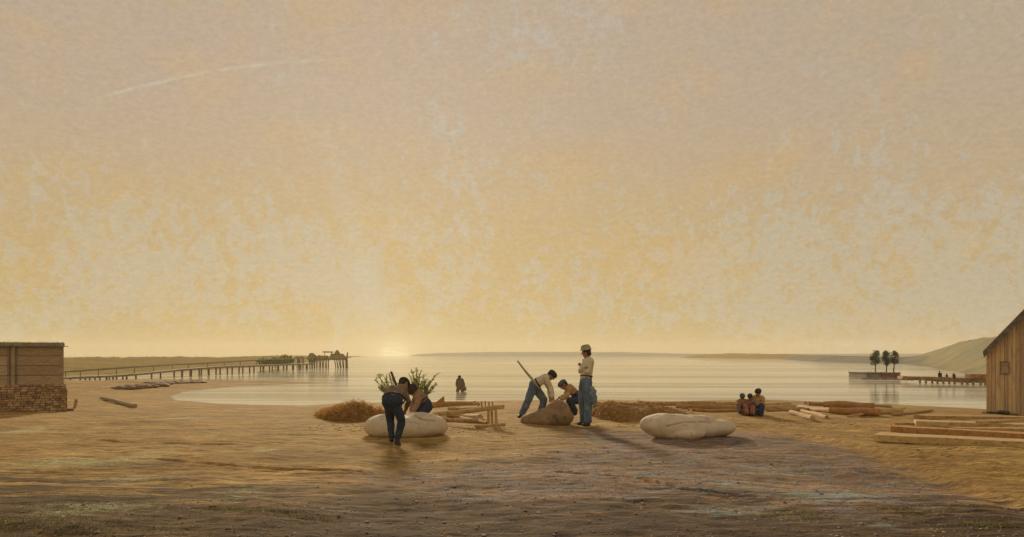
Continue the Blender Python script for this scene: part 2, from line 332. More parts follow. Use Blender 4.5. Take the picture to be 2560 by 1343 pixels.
M['greyc'] = mat('grey_cap', [(.10, .12, .13), (.07, .08, .09)], 20, bump=.3)
M['white'] = mat('white_linen', [(.60, .57, .47), (.50, .46, .36)], 10, bump=.4)

# ------------------------------------------------------------------ mesh builder
def frame_of(d):
    d = d.normalized(); a = Vector((0, 0, 1)) if abs(d.z) < .9 else Vector((1, 0, 0))
    u = d.cross(a).normalized(); v = u.cross(d).normalized(); return u, v
class MB:
    def __init__(s): s.v = []; s.f = []
    def add(s, vs, fs):
        o = len(s.v); s.v += [tuple(p) for p in vs]; s.f += [tuple(i+o for i in f) for f in fs]; return s
    def box(s, c, size, R=None):
        c = Vector(c); hx, hy, hz = [q/2 for q in size]; P = []
        for dx_, dy_, dz_ in ((-1,-1,-1),(1,-1,-1),(1,1,-1),(-1,1,-1),(-1,-1,1),(1,-1,1),(1,1,1),(-1,1,1)):
            q = Vector((dx_*hx, dy_*hy, dz_*hz)); P.append(c+(R @ q if R is not None else q))
        return s.add(P, [(0,3,2,1),(4,5,6,7),(0,1,5,4),(1,2,6,5),(2,3,7,6),(3,0,4,7)])
    def hexa(s, b, t):          # four bottom corners, four top corners
        return s.add(list(b)+list(t), [(0,3,2,1),(4,5,6,7),(0,1,5,4),(1,2,6,5),(2,3,7,6),(3,0,4,7)])
    def tube(s, pts, rad, n=8, jit=0.0, cap=True, flat=1.0):
        pts = [Vector(p) for p in pts]; rad = rad if hasattr(rad, '__len__') else [rad]*len(pts)
        V = []; Fc = []; u0 = None
        for i, p in enumerate(pts):
            d = (pts[min(i+1, len(pts)-1)]-pts[max(i-1, 0)])
            u, v = frame_of(d)
            for k in range(n):
                a = 2*math.pi*k/n; r = rad[i]*(1+random.uniform(-jit, jit))
                V.append(p+u*math.cos(a)*r+v*math.sin(a)*r*flat)
        for i in range(len(pts)-1):
            for k in range(n):
                a = i*n+k; b = i*n+(k+1) % n; Fc.append((a, b, b+n, a+n))
        if cap: Fc += [tuple(reversed(range(n))), tuple(range((len(pts)-1)*n, len(pts)*n))]
        return s.add(V, Fc)
    def capsule(s, p0, p1, r0, r1=None, n=14, fl=1.0, fv=None):
        p0 = Vector(p0); p1 = Vector(p1); r1 = r0 if r1 is None else r1
        d = p1-p0
        if d.length < 1e-5: d = Vector((0, 0, 1e-4))
        dn = d.normalized(); u, v = frame_of(d); pts = []; V = []; Fc = []
        rings = [(p0, r0, -1, a) for a in (80, 55, 28)]+[(p0, r0, 0, 0), (p1, r1, 0, 0)]+[(p1, r1, 1, a) for a in (28, 55, 80)]
        for c, r, sg, a in rings:
            a = math.radians(a); cc = c+dn*(sg*r*math.sin(a)); q = r*math.cos(a)
            for k in range(n):
                t = 2*math.pi*k/n; V.append(cc+u*math.cos(t)*q+v*math.sin(t)*q)
        R = len(rings)
        for i in range(R-1):
            for k in range(n):
                A = i*n+k; B = i*n+(k+1) % n; Fc.append((A, B, B+n, A+n))
        Fc += [tuple(reversed(range(n))), tuple(range((R-1)*n, R*n))]
        return s.add(V, Fc)
    def ell(s, c, rad, R=None, n=18, m=12):
        c = Vector(c); V = []; Fc = []
        for i in range(m+1):
            th = math.pi*(i+.02)/(m+.04)
            for k in range(n):
                a = 2*math.pi*k/n
                q = Vector((rad[0]*math.sin(th)*math.cos(a), rad[1]*math.sin(th)*math.sin(a), rad[2]*math.cos(th)))
                V.append(c+(R @ q if R is not None else q))
        for i in range(m):
            for k in range(n):
                A = i*n+k; B = i*n+(k+1) % n; Fc.append((A, A+n, B+n, B))
        Fc += [tuple(range(n)), tuple(reversed(range(m*n, m*n+n)))]
        return s.add(V, Fc)
    def leaf(s, p, d, L, wd):
        d = Vector(d).normalized(); u, v = frame_of(d); a = random.random()*6.28; sd_ = u*math.cos(a)+v*math.sin(a)
        return s.add([p, p+d*L*.5+sd_*wd*.5, p+d*L, p+d*L*.5-sd_*wd*.5], [(0, 1, 2, 3)])
    def build(s, name, m, parent=None, origin=None, remesh=0, smooth=False, rough=0, rs=6, relax=4):
        o0 = Vector(origin) if origin is not None else (Vector(parent.location) if parent is not None and parent.get('_o') else Vector((0, 0, 0)))
        if parent is not None and origin is None:
            q = parent; o0 = Vector((0, 0, 0))
            while q is not None: o0 += Vector(q.location); q = q.parent
        me = bpy.data.meshes.new(name); me.from_pydata([tuple(Vector(p)-o0) for p in s.v], [], s.f); me.update()
        ob = bpy.data.objects.new(name, me); COL.objects.link(ob); 
        if parent is None: ob.location = o0
        else: ob.parent = parent
        if remesh:
            md = ob.modifiers.new('r', 'REMESH'); md.mode = 'VOXEL'; md.voxel_size = remesh; md.use_smooth_shade = True
            if relax: ms = ob.modifiers.new('s', 'SMOOTH'); ms.factor = .5; ms.iterations = relax
            dg = bpy.context.evaluated_depsgraph_get(); dg.update()
            nm = bpy.data.meshes.new_from_object(ob.evaluated_get(dg)); ob.modifiers.clear(); ob.data = nm; nm.name = name
            bpy.data.meshes.remove(me); me = nm; smooth = True
        if rough:
            co = np.empty(len(me.vertices)*3); me.vertices.foreach_get('co', co)
            no = np.empty(len(me.vertices)*3); me.vertices.foreach_get('normal', no)
            co = co.reshape(-1, 3); no = no.reshape(-1, 3)
            dsp = np.array([mn.noise(Vector(c)*rs)+.5*mn.noise(Vector(c)*rs*2.3) for c in co])
            co = co+no*dsp[:, None]*rough
            me.vertices.foreach_set('co', co.ravel()); me.update()
        me.materials.append(m)
        if smooth: me.polygons.foreach_set('use_smooth', [True]*len(me.polygons))
        me.update()
        return ob
def tag(o, label=None, cat=None, group=None, kind=None):
    if label: o['label'] = label
    if cat: o['category'] = cat
    if group: o['group'] = group
    if kind: o['kind'] = kind
    return o
def empty(name, loc, label, cat, group=None):
    o = bpy.data.objects.new(name, None); COL.objects.link(o); o.location = loc; o.empty_display_size = .2
    return tag(o, label, cat, group)

# ================================================================== SETTING
def build_ground():
    d = np.concatenate([np.linspace(-30, 3.5, 25), np.geomspace(4, 112, 860)])
    u = np.linspace(-1, 1, 641); u = np.sign(u)*(.62*np.abs(u)+.38*np.abs(u)**3)
    D, U = np.meshgrid(d, u, indexing='ij'); X = U*(1.0*np.maximum(D, 4)+9); Y = D
    Z = hgt(X, Y).reshape(X.shape)
    nr, nc = X.shape
    me = bpy.data.meshes.new('ground')
    idx = np.arange(nr*nc).reshape(nr, nc)
    q = np.stack([idx[:-1, :-1], idx[:-1, 1:], idx[1:, 1:], idx[1:, :-1]], -1).reshape(-1, 4)
    me.vertices.add(nr*nc); me.vertices.foreach_set('co', np.stack([X, Y, Z], -1).ravel())
    me.loops.add(q.size); me.loops.foreach_set('vertex_index', q.ravel())
    me.polygons.add(len(q)); me.polygons.foreach_set('loop_start', np.arange(0, q.size, 4)); me.polygons.foreach_set('loop_total', np.full(len(q), 4))
    me.polygons.foreach_set('use_smooth', np.ones(len(q), bool)); me.update(); me.validate()
    x = X.ravel(); y = Y.ravel()
    # shingle area (polygon on the ground) with soft edge
    gp = [(1300, 1052), (1450, 1052), (1560, 1066), (1640, 1060), (1800, 1066), (1900, 1063), (1980, 1083), (2120, 1118), (2260, 1163), (2400, 1212), (2560, 1282), (2700, 1400), (2700, 2600),
          (560, 2600), (620, 1343), (760, 1260), (900, 1200), (1010, 1165), (1150, 1150), (1270, 1130), (1390, 1112), (1330, 1075)]
    gp = [ground_pt0(*p) for p in gp]; a = np.array(gp); b = np.roll(a, -1, 0)
    best = np.full(x.shape, 1e9); ins = np.zeros(x.shape, bool)
    for (ax, ay), (bx, by) in zip(a, b):
        ex, ey = bx-ax, by-ay; t = np.clip(((x-ax)*ex+(y-ay)*ey)/(ex*ex+ey*ey), 0, 1)
        best = np.minimum(best, np.hypot(x-ax-t*ex, y-ay-t*ey))
        ins ^= ((ay > y) != (by > y)) & (x < (bx-ax)*(y-ay)/((by-ay) if by != ay else 1e-9)+ax)
    sd_ = np.where(ins, best, -best)
    soft = np.where(x > 1.5, .85, 2.4)
    grav = np.clip(.5+sd_/(2*soft), 0, 1)
    grav = grav*np.clip(1.25-(y-11)/14, .45, 1)
    sharp = np.clip((x-1)/2, 0, 1)
    # soil colour darkens along the very front, wider on the left
    lim = 10.4+np.clip(-x, -2, 6)*.30+vnoise(x, y, .6, 9)*1.6
    dark = np.clip(.5+(lim-y)/4.5, 0, 1)*np.where(x > 2.5, .8, 1)
    def blobs(L):
        r = np.zeros(x.shape)
        for px, py, rx, ry, s in L:
            gx, gy = ground_pt0(px, py, 0 if py > 1060 else -.25)
            r = np.maximum(r, s*np.exp(-(((x-gx)/rx)**2+((y-gy)/ry)**2)))
        return r
    green = blobs([(455, 1046, .9, 1.6, .8), (60, 1065, .7, 1.4, .8), (668, 1128, .22, .5, .9), (190, 1158, 1.3, .8, .75), (360, 1140, .5, .7, .7), (330, 1190, .8, .5, .6), (620, 1220, .4, .5, .55),
                   (250, 1270, .8, .4, .7), (150, 1290, .5, .3, .6), (600, 1240, .5, .5, .45), (300, 1000, 4, 4, .32), (1460, 1150, .3, .4, .3), (2150, 1270, .3, .2, .4)])
    teal = blobs([(2080, 1240, .75, .55, .85), (1950, 1170, .9, .8, .5), (1700, 1150, .8, .8, .42), (1420, 1220, .7, .5, .45), (1850, 1215, .6, .5, .5), (1800, 1275, .5, .4, .7), (1480, 1085, .4, .5, .5), (1600, 1190, .9, .6, .5), (1400, 1290, .6, .4, .35), (2200, 1320, .3, .3, .6), (1740, 1230, .6, .4, .5), (1250, 1145, .6, .4, .35)])
    s = sdist(x, y); wet = np.clip(1-s/1.2, 0, 1)
    for nm, cols in (('mask', (grav, dark, green)), ('mask_b', (teal, sharp, wet))):
        at = me.attributes.new(nm, 'FLOAT_COLOR', 'POINT')
        at.data.foreach_set('color', np.stack([*cols, np.ones(x.shape)], -1).ravel())
    me.materials.append(M['ground'])
    ob = bpy.data.objects.new('ground', me); COL.objects.link(ob); tag(ob, kind='structure')
build_ground()
wm = MB(); wm.add([(-2400, -80, WZ), (2400, -80, WZ), (2400, 2400, WZ), (-2400, 2400, WZ)], [(0, 1, 2, 3)])
tag(wm.build('water', M['water']), kind='structure')

def landform(name, near, top, m, back=1.7, rows=10, step=6, rough=.1, seed=0, crest=.55, bumps=0, kind='structure'):
    """heightfield rising from a shoreline (photo pixels on the water plane) to a crest whose skyline is given, and down behind"""
    nx = np.array([p[0] for p in near]); ny = np.array([p[1] for p in near]); tx = np.array([p[0] for p in top]); ty = np.array([p[1] for p in top])
    cols = np.arange(max(nx[0], tx[0]), min(nx[-1], tx[-1])+.1, step); V = []; Fc = []
    for ci, px in enumerate(cols):
        yb = np.interp(px, nx, ny); yt = np.interp(px, tx, ty)
        d0 = dist_w(yb); d1 = d0*back
        dc = d0+(d1-d0)*crest; hc = EYE-(yt-HY)/F*dc-WZ
        edge = min(1, min(px-cols[0], cols[-1]-px)/(3*step)+.02)
        for r in range(rows+1):
            t = r/rows; d = d0+(d1-d0)*t
            prof = math.sin(min(t/crest, 1)*math.pi/2)**1.25 if t < crest else max(0, 1-((t-crest)/(1-crest))**2)
            n = mn.noise(Vector((px*.03, t*4, seed)))*.7+mn.noise(Vector((px*.11, t*9, seed+4)))*.5
            h = hc*edge*prof*(1+rough*n)+bumps*max(0, mn.noise(Vector((px*.2, t*3, seed+9))))*prof
            V.append(((px-CX)/F*d, d, WZ-.05+max(0, h)))
    R = rows+1
    for c in range(len(cols)-1):
        for r in range(rows): a = c*R+r; Fc.append((a, a+R, a+R+1, a+1))
    mb = MB(); mb.add(V, Fc); ob = mb.build(name, m, smooth=True); return tag(ob, kind=kind)
landform('left_marsh', [(-700, 965), (-100, 948), (165, 941), (300, 936), (450, 929), (600, 921), (720, 913), (760, 907), (830, 900), (880, 896)],
         [(-700, 893), (165, 893), (230, 892), (300, 893.5), (420, 892), (540, 893), (640, 890), (700, 889), (760, 889), (830, 890), (880, 892)], M['farland'], back=2.2, rough=.12, seed=1, bumps=.35)
landform('far_spit', [(840, 892.5), (870, 892.6), (920, 892.4)], [(840, 889.4), (880, 890), (920, 891.4)], M['farland'], back=1.2, step=8)
landform('far_shore_grey', [(1020, 890.6), (1200, 891), (1500, 891.4), (1800, 891.5), (2600, 891.5)], [(1020, 887.5), (1100, 882.5), (1250, 880), (1400, 880), (1560, 880.5), (1700, 884), (1800, 885), (2600, 884)], M['farblue'], back=1.25, rough=.12, seed=3, step=8)
landform('far_shore_ochre', [(1700, 894.5), (1760, 895), (1880, 896.5), (2000, 898), (2080, 899)], [(1700, 891.5), (1760, 886), (1830, 883.5), (1900, 884), (1960, 886), (2080, 889)], M['farochre'], back=1.25, rough=.2, seed=5)
landform('far_shore_blue', [(1960, 899.5), (2050, 905), (2170, 909), (2260, 910), (2360, 914), (2700, 925)], [(1960, 890), (2050, 888), (2170, 890.5), (2260, 892), (2360, 888), (2700, 880)], M['farblue'], back=1.5, rough=.10, seed=6)
landform('hill', [(2160, 911), (2250, 911.5), (2310, 917), (2360, 925), (2420, 935), (2467, 942), (2600, 955), (2900, 975)],
         [(2160, 905), (2250, 895), (2300, 887.5), (2350, 872), (2400, 856.5), (2450, 847), (2500, 842), (2600, 838), (2900, 830)], M['hill'], back=2.6, rows=26, rough=.05, seed=8, crest=.8)

# ================================================================== BOULDERS
def boulder(label, lobes, m, loc, crease=None, rough=.02, voxel=.03, cat='boulder'):
    mb = MB()
    for c, r, rot in lobes:
        R = Matrix.Rotation(math.radians(rot[0]), 3, 'Z') @ Matrix.Rotation(math.radians(rot[1]), 3, 'Y') @ Matrix.Rotation(math.radians(rot[2]), 3, 'X')
        mb.ell(Vector(loc)+Vector(c), r, R, 32, 20)
    ob = mb.build('boulder', m, origin=loc, remesh=voxel, relax=8, rough=rough, rs=3.0)
    if crease:
        me = ob.data
        co = np.empty(len(me.vertices)*3); me.vertices.foreach_get('co', co); co = co.reshape(-1, 3)
        (ax, ay), (bx, by), (cx_, cy_), wd, dp = crease
        d = seg_d(co[:, 0], co[:, 2], [(ax, ay), (bx, by), (cx_, cy_)])      # a crack across the front, given as x, height
        front = np.clip(.25-co[:, 1], 0, .15)/.15
        co[:, 1] += front*dp*np.exp(-(d/wd)**2); co[:, 2] -= front*dp*.5*np.exp(-(d/wd)**2)
        me.vertices.foreach_set('co', co.ravel()); me.update()
    return tag(ob, label, cat)
bl = Vector(((1014-CX)/F*17.75, 17.75, 0)); bl.z = H(bl.x, bl.y)-.03
boulder('pale loaf-shaped boulder with the navy-trousered man leaning over it',
        [((-.30, 0, .19), (.54, .50, .27), (0, 0, 0)), ((.06, -.06, .16), (.70, .46, .24), (0, 0, 0)), ((.34, .06, .20), (.50, .44, .27), (0, 0, 0)), ((.30, .22, .30), (.42, .22, .17), (0, 8, 0)), ((-.42, .05, .22), (.40, .36, .22), (0, 0, 0))],
        M['stone'], bl, crease=((.20, .43), (.36, .36), (.60, .33), .013, .05), voxel=.014, rough=.018)
br = Vector(((1722-CX)/F*17.2, 17.2, 0)); br.z = H(br.x, br.y)-.03
boulder('large pale cracked boulder lying alone right of the standing man',
        [((-.28, .0, .21), (.66, .52, .27), (-8, 5, 0)), ((.32, .02, .18), (.62, .42, .20), (8, -3, 0)), ((0, .05, .25), (.7, .35, .2), (0, 0, 0)), ((-.18, -.30, .12), (.42, .25, .14), (-12, 0, 0))],
        M['stone'], br, crease=((-.52, .27), (-.18, .35), (.36, .33), .011, .05), voxel=.014, rough=.020)
bm_ = Vector(((1372-CX)/F*21.1, 21.1, 0)); bm_.z = H(bm_.x, bm_.y)
boulder('brown earthy boulder being worked by the stooping pair beside the standing man',
        [((.22, .18, .22), (.34, .32, .34), (0, 0, 0)), ((.34, .1, .16), (.26, .3, .24), (0, 0, 0)), ((-.24, -.08, .10), (.44, .36, .20), (0, 0, 0)), ((.02, .02, .15), (.44, .3, .24), (0, 0, 0))],
        M['stone_b'], bm_, voxel=.022)

# ================================================================== PEOPLE
def lerp(a, b, t): return Vector(a)*(1-t)+Vector(b)*t
def hand(mb, wrist, d, n, k=1.0, curl=.5, side=1):
    """palm and five bent fingers; d along the hand, n palm normal, side puts the thumb"""
    d = Vector(d).normalized(); n = Vector(n); n = (n-d*n.dot(d)).normalized(); s = d.cross(n)*side
    pc = wrist+d*.045*k
    R = Matrix((s, d, n)).transposed()
    mb.ell(pc, (.041*k, .052*k, .018*k), R, 12, 8)
    for i, (off, L) in enumerate(((-.030, .072), (-.010, .080), (.010, .075), (.028, .058))):
        b = wrist+d*.085*k+s*off*k; a = 0; p = b
        for j, f in enumerate((.45, .32, .23)):
            a += curl*(.55+.12*i*.3); q = p+(d*math.cos(a)+n*math.sin(a))*L*f*k
            mb.capsule(p, q, .0095*k, .0085*k, 8); p = q
    b = wrist+d*.03*k-s*.035*k; q = b+(d*.7-s*.6+n*.3).normalized()*.045*k; r = q+(d*.9-s*.1+n*.5).normalized()*.032*k
    mb.capsule(b, q, .012*k, .011*k, 8); mb.capsule(q, r, .010*k, .009*k, 8)

def person(label, P, D, k=1.0, face=(0, 1, 0), hat=None, hair=True, top='shirt', bottom='blue', voxel=.010, wide=1.0, baggy=1.0,
           sleeve=1.0, boots=True, palm=(0, 1, 0), curl=.5, group=None, ground=None, skirt=None, cat='person', collar=False, fine=True, name='person'):
    J = {n: W(p[0], p[1], D+(p[2] if len(p) > 2 else 0)) for n, p in P.items()}
    base = Vector((J['pelvis'].x, J['pelvis'].y, 0)); base.z = H(base.x, base.y) if ground is None else ground
    root = empty(name, base, label, cat, group)
    lat = (J['shR']-J['shL']).normalized(); hl = (J['hipR']-J['hipL']).normalized()
    ch = (J['shL']+J['shR'])*.5; pe = J['pelvis']; f = Vector(face).normalized()
    up = (J['head']-J['neck']).normalized(); f = (f-up*f.dot(up)*.55).normalized(); sd_ = f.cross(up).normalized(); up = sd_.cross(f).normalized()
    RH = Matrix((sd_, f, up)).transposed(); hc = J['head']
    def torso(mb, e):
        mid = lerp(ch, pe, .5)
        for sg in (-1, 1):
            mb.capsule(ch+lat*sg*.085*k*wide, mid+lat*sg*.06*k*wide, (.088+e)*k*wide, (.088+e)*k*wide)
            mb.capsule(mid+lat*sg*.06*k*wide, lerp(mid, pe+hl*sg*.065*k*wide, .62 if e else 1), (.088+e)*k*wide, (.095 if e else .09)*k*wide+e*k)
        mb.capsule(J['shL'], J['shR'], (.058+e)*k, (.058+e)*k)
    def arm(mb, sfx, e, cut=1.0):
        mb.capsule(J['sh'+sfx], J['el'+sfx], (.054+e)*k, (.041+e)*k)
        mb.capsule(J['el'+sfx], lerp(J['el'+sfx], J['ha'+sfx], cut), (.041+e)*k, (.041-.012*cut+e)*k)
    def leg(mb, sfx, e, e2, cut=1.0):
        mb.capsule(J['hip'+sfx], J['kn'+sfx], (.083+e)*k, (.057+e)*k)
        mb.capsule(J['kn'+sfx], lerp(J['kn'+sfx], J['an'+sfx], cut), (.056+e)*k, (.040+e2)*k)
    # ---- the body, one continuous skin
    mb = MB(); torso(mb, 0)
    for sfx in 'LR':
        arm(mb, sfx, 0); leg(mb, sfx, 0, 0)
        mb.capsule(J['an'+sfx], J['to'+sfx], .036*k, .028*k)
        hd = (J['ha'+sfx]-J['el'+sfx]).normalized()
        if fine: hand(mb, J['ha'+sfx], hd, palm, k, curl, 1 if sfx == 'L' else -1)
        else: mb.capsule(J['ha'+sfx], J['ha'+sfx]+hd*.12*k, .035*k, .02*k)
    mb.capsule(ch, J['neck'], .07*k, .058*k); mb.capsule(J['neck'], hc-up*.03*k, .056*k, .06*k)
    mb.ell(hc+up*.015*k, (.076*k, .096*k, .10*k), RH); mb.ell(hc-up*.055*k+f*.028*k, (.054*k, .062*k, .060*k), RH)
    mb.capsule(hc+f*.088*k+up*.018*k, hc+f*.112*k-up*.018*k, .010*k, .015*k, 8)         # nose
    mb.capsule(hc+f*.086*k+up*.03*k-sd_*.03*k, hc+f*.086*k+up*.03*k+sd_*.03*k, .012*k, .012*k, 8)   # brow
    mb.capsule(hc+f*.083*k-up*.058*k-sd_*.02*k, hc+f*.083*k-up*.058*k+sd_*.02*k, .008*k, .008*k, 8) # lips
    for sg in (-1, 1): mb.ell(hc+sd_*sg*.078*k-f*.005*k, (.012*k, .022*k, .032*k), RH, 10, 8)
    mb.build('body', M['skin'], root, remesh=voxel*k, relax=2)
    if fine:
        for sg in (-1, 1): MB().ell(hc+f*.088*k+up*.008*k+sd_*sg*.032*k, (.011*k, .008*k, .007*k), RH, 10, 6).build('eye', M['dark'], root, smooth=True)
    # ---- clothes
    mb = MB(); torso(mb, .020*baggy)
    for sfx in 'LR': arm(mb, sfx, .018*baggy, .92*sleeve)
    mb.capsule(ch, lerp(ch, J['neck'], .7), .085*k, .066*k)
    if skirt:
        for sg in (-1, 1): mb.capsule(pe+hl*sg*.07*k, pe+hl*sg*.1*k+Vector(skirt), (.12)*k, .15*k)
    s_ = mb.build('shirt' if not skirt else 'coat', M[top], root, remesh=voxel*1.15*k, relax=3, rough=.012*k, rs=9/k)
    mb = MB()
    for sg in (-1, 1): mb.capsule(pe+hl*sg*.065*k*wide+(ch-pe).normalized()*.06*k, pe+hl*sg*.065*k*wide, .112*k*wide, .118*k*wide)
    for sfx in 'LR': leg(mb, sfx, .028*baggy, .034*baggy, .93)
    mb.build('trousers', M[bottom], root, remesh=voxel*1.15*k, relax=3, rough=.014*k, rs=8/k)
    if fine:
        a = (ch-pe).normalized(); c0 = pe+a*.115*k; V = []
        u = hl; v = a.cross(u).normalized(); bp = [c0+u*math.cos(t)*.192*k*wide+v*math.sin(t)*.122*k*wide for t in np.linspace(0, 2*math.pi, 25)]
        MB().tube(bp, .016*k, 6).build('belt', M['boot'], root, smooth=True)
    if boots:
        for sfx in 'LR':
            mb = MB(); a, t_ = J['an'+sfx], J['to'+sfx]; h = Vector((a.x, a.y, t_.z))-(t_-a)*.12
            mb.capsule(lerp(J['kn'+sfx], a, .80), a, .050*k, .048*k); mb.capsule(h, t_, .042*k, .036*k); mb.capsule(a, h, .047*k, .042*k); mb.capsule(a, lerp(a, t_, .7), .045*k, .034*k)
            mb.build('boot', M['boot'], root, remesh=voxel*k, relax=2)
    if hair:
        mb = MB(); mb.ell(hc+up*.028*k-f*.014*k, (.086*k, .100*k, .098*k), RH); mb.ell(hc-up*.035*k-f*.045*k, (.072*k, .055*k, .06*k), RH)
        hb = mb.build('hair', M['hair'], root, remesh=voxel*k, relax=2, rough=.010*k, rs=30/k)
    if hat:
        kind, mm = hat; c = hc+up*.075*k
        if kind == 'brim':
            prof = [(.0, .10), (.04, .105), (.074, .088), (.090, .045), (.098, 0), (.116, -.012), (.119, -.018), (.10, -.012), (.0, -.008)]
        else:
            prof = [(.0, .058), (.05, .052), (.085, .028), (.100, -.01), (.098, -.045), (.085, -.04), (.0, -.03)]
        V = []; Fc = []; n = 24
        for r, h in prof:
            for i in range(n):
                a = 2*math.pi*i/n; rf = r*k*(1.0+.08*abs(math.sin(a)))
                V.append(c+sd_*math.cos(a)*rf+f*(math.sin(a)*rf*1.12)+up*(h*k-(.02*k if kind == 'brim' and r > .12 else 0)*math.sin(a)**2))
        for i in range(len(prof)-1):
            for q in range(n): A = i*n+q; B = i*n+(q+1) % n; Fc.append((A, A+n, B+n, B))
        mb = MB(); mb.add(V, Fc); mb.build('hat' if kind == 'brim' else 'cap', M[mm], root, smooth=True)
    if collar:
        mb = MB(); mb.capsule(lerp(ch, J['neck'], .5), J['neck'], .082*k, .075*k); mb.build('collar', M['white'], root, remesh=.015, relax=2)
    return root, J

# standing man with hat, arms folded, facing left and a little away
person('standing man in brimmed hat, cream shirt and blue trousers with folded arms', dict(
    head=(1466, 881.5), neck=(1468.5, 896), shL=(1475, 905, -.16), shR=(1465, 905.5, .16), elL=(1468, 928, -.22), haL=(1455, 917, .02), elR=(1452, 927, .10), haR=(1461, 920, -.15),
    pelvis=(1464, 953), hipL=(1467, 957, -.08), hipR=(1461, 957, .08), knL=(1470, 1003, -.08), knR=(1456, 1001, .14), anL=(1470, 1056, -.02), anR=(1459, 1053, .32), toL=(1460, 1062, -.06), toR=(1446, 1059.5, .34)),
    19.66, 1.0, face=(-.93, .3, -.15), hat=('brim', 'hat'), top='shirt', bottom='blue', baggy=1.35, palm=(.4, -1, 0), curl=.5)
# blue cloth hanging at his hip
mb = MB(); 
for i, (a, b) in enumerate((((1477, 968), (1482, 1008)), ((1482, 970), (1487, 1014)), ((1486, 976), (1489, 1012)))):
    mb.capsule(W(*a, 19.52+.02*i), W(*lerp((*a, 0), (*b, 0), .5)[:2], 19.5), .035, .05); mb.capsule(W(*lerp((*a, 0), (*b, 0), .5)[:2], 19.5), W(*b, 19.54), .05, .036)
tag(mb.build('cloth', M['blue_l'], origin=W(1483, 990, 19.53), remesh=.012, relax=3, rough=.02, rs=14), 'pale blue cloth hanging from the back of the standing man in the hat', 'cloth')
# stooping man, left of the brown boulder
person('man in cream shirt bending over the brown boulder with legs astride', dict(
    head=(1378, 939, -.02), neck=(1370, 945), shL=(1364, 945, -.15), shR=(1362, 946, .17), elL=(1377, 970, -.16), haL=(1382, 993, -.28), elR=(1374, 972, .12), haR=(1375, 993, -.12),
    pelvis=(1334, 962), hipL=(1334, 966, -.10), hipR=(1336, 966, .10), knL=(1319, 1004, -.15), knR=(1360, 1000, .16), anL=(1304, 1037, -.06), anR=(1350, 1035, .3), toL=(1297, 1042, -.2), toR=(1362, 1040, .25)),
    22.45, 1.06, face=(.75, -.1, -.75), hat=('cap', 'hair'), top='shirt', bottom='blue', baggy=1.2, palm=(.3, -.3, -1), curl=.45)
# tool handle held under his arm
mb = MB(); mb.tube([W(1293.5, 902, 22.2), W(1310, 924, 22.22), W(1326, 943, 22.25), W(1342, 962, 22.3)], [.022, .026, .034, .026], 8)
mb.tube([W(1326, 943, 22.25), W(1336, 956, 22.24), W(1348, 972, 22.26)], [.04, .075, .05], 10, flat=.5)
tag(mb.build('pole', mat('pale_handle', [(.42, .37, .23), (.30, .26, .16)], 6), smooth=True), 'long pale wooden pole slanting up behind the back of the man with legs astride', 'pole')
# crouching man behind the boulder, partly hidden by the standing man
person('crouching man in a sand coloured shirt facing left behind the brown boulder', dict(
    head=(1409, 963), neck=(1418, 969), shL=(1424, 972, -.15), shR=(1424, 970, .17), elL=(1417, 991, -.24), haL=(1404, 998, -.3), elR=(1412, 990, .1), haR=(1399, 996, -.1),
    pelvis=(1446, 994), hipL=(1445, 999, -.10), hipR=(1446, 999, .1), knL=(1425, 1003, -.2), knR=(1424, 1003, .2), anL=(1437, 1030, -.16), anR=(1438, 1028, .2), toL=(1426, 1036, -.18), toR=(1426, 1034, .2)),
    22.2, 1.05, face=(-.8, -.2, -.5), hair=True, top='umber', bottom='navy', hat=('cap', 'greyc'), palm=(-.3, 0, -1))
# left pair: man bending over the boulder, back to us
person('man in brown shirt and navy trousers stooping over the left boulder, back turned', dict(
    head=(1009, 961, .62), neck=(1001, 968, .50), shL=(973, 977, .46), shR=(1010, 979, .40), elL=(965, 1000, .5), haL=(972, 1021, .66), elR=(1022, 1004, .36), haR=(1014, 1024, .62),
    pelvis=(981, 1005, .0), hipL=(972, 1012, 0), hipR=(990, 1012, -.02), knL=(976, 1054, .12), knR=(1004, 1054, .05), anL=(979, 1094, .04), anR=(993, 1100, -.02), toL=(980, 1099, .22), toR=(998, 1111, -.1)),
    15.75, 1.0, face=(.55, .6, -.6), hat=('cap', 'hair'), top='brown', bottom='navy', wide=1.08, baggy=.55, palm=(0, .5, -1))
person('crouching man in a streaked brown smock with head bowed behind the left boulder', dict(
    head=(1031, 976, -.1), neck=(1038, 984), shL=(1047, 989, -.17), shR=(1045, 985, .15), elL=(1044, 1010, -.26), haL=(1035, 1026, -.34), elR=(1035, 1008, -.02), haR=(1029, 1025, -.2),
    pelvis=(1066, 1012), hipL=(1066, 1018, -.1), hipR=(1067, 1018, .1), knL=(1049, 1032, -.2), knR=(1047, 1032, .12), anL=(1067, 1056, -.1), anR=(1067, 1054, .15), toL=(1054, 1064, -.15), toR=(1054, 1062, .15)),
    18.75, 1.05, face=(-.7, -.3, -.7), hat=('cap', 'hair'), top='striped', bottom='navy', baggy=1.3, palm=(-.3, 0, -1))
tag(MB().tube([W(977.5, 929, 16.9), W(981, 938, 16.9), W(992, 966, 16.85), W(1000, 984, 16.8)], [.022, .023, .024, .024], 8).build('pole', M['bark'], smooth=True),
    'short dark stick rising behind the left shoulder of the stooping man in navy trousers', 'pole')
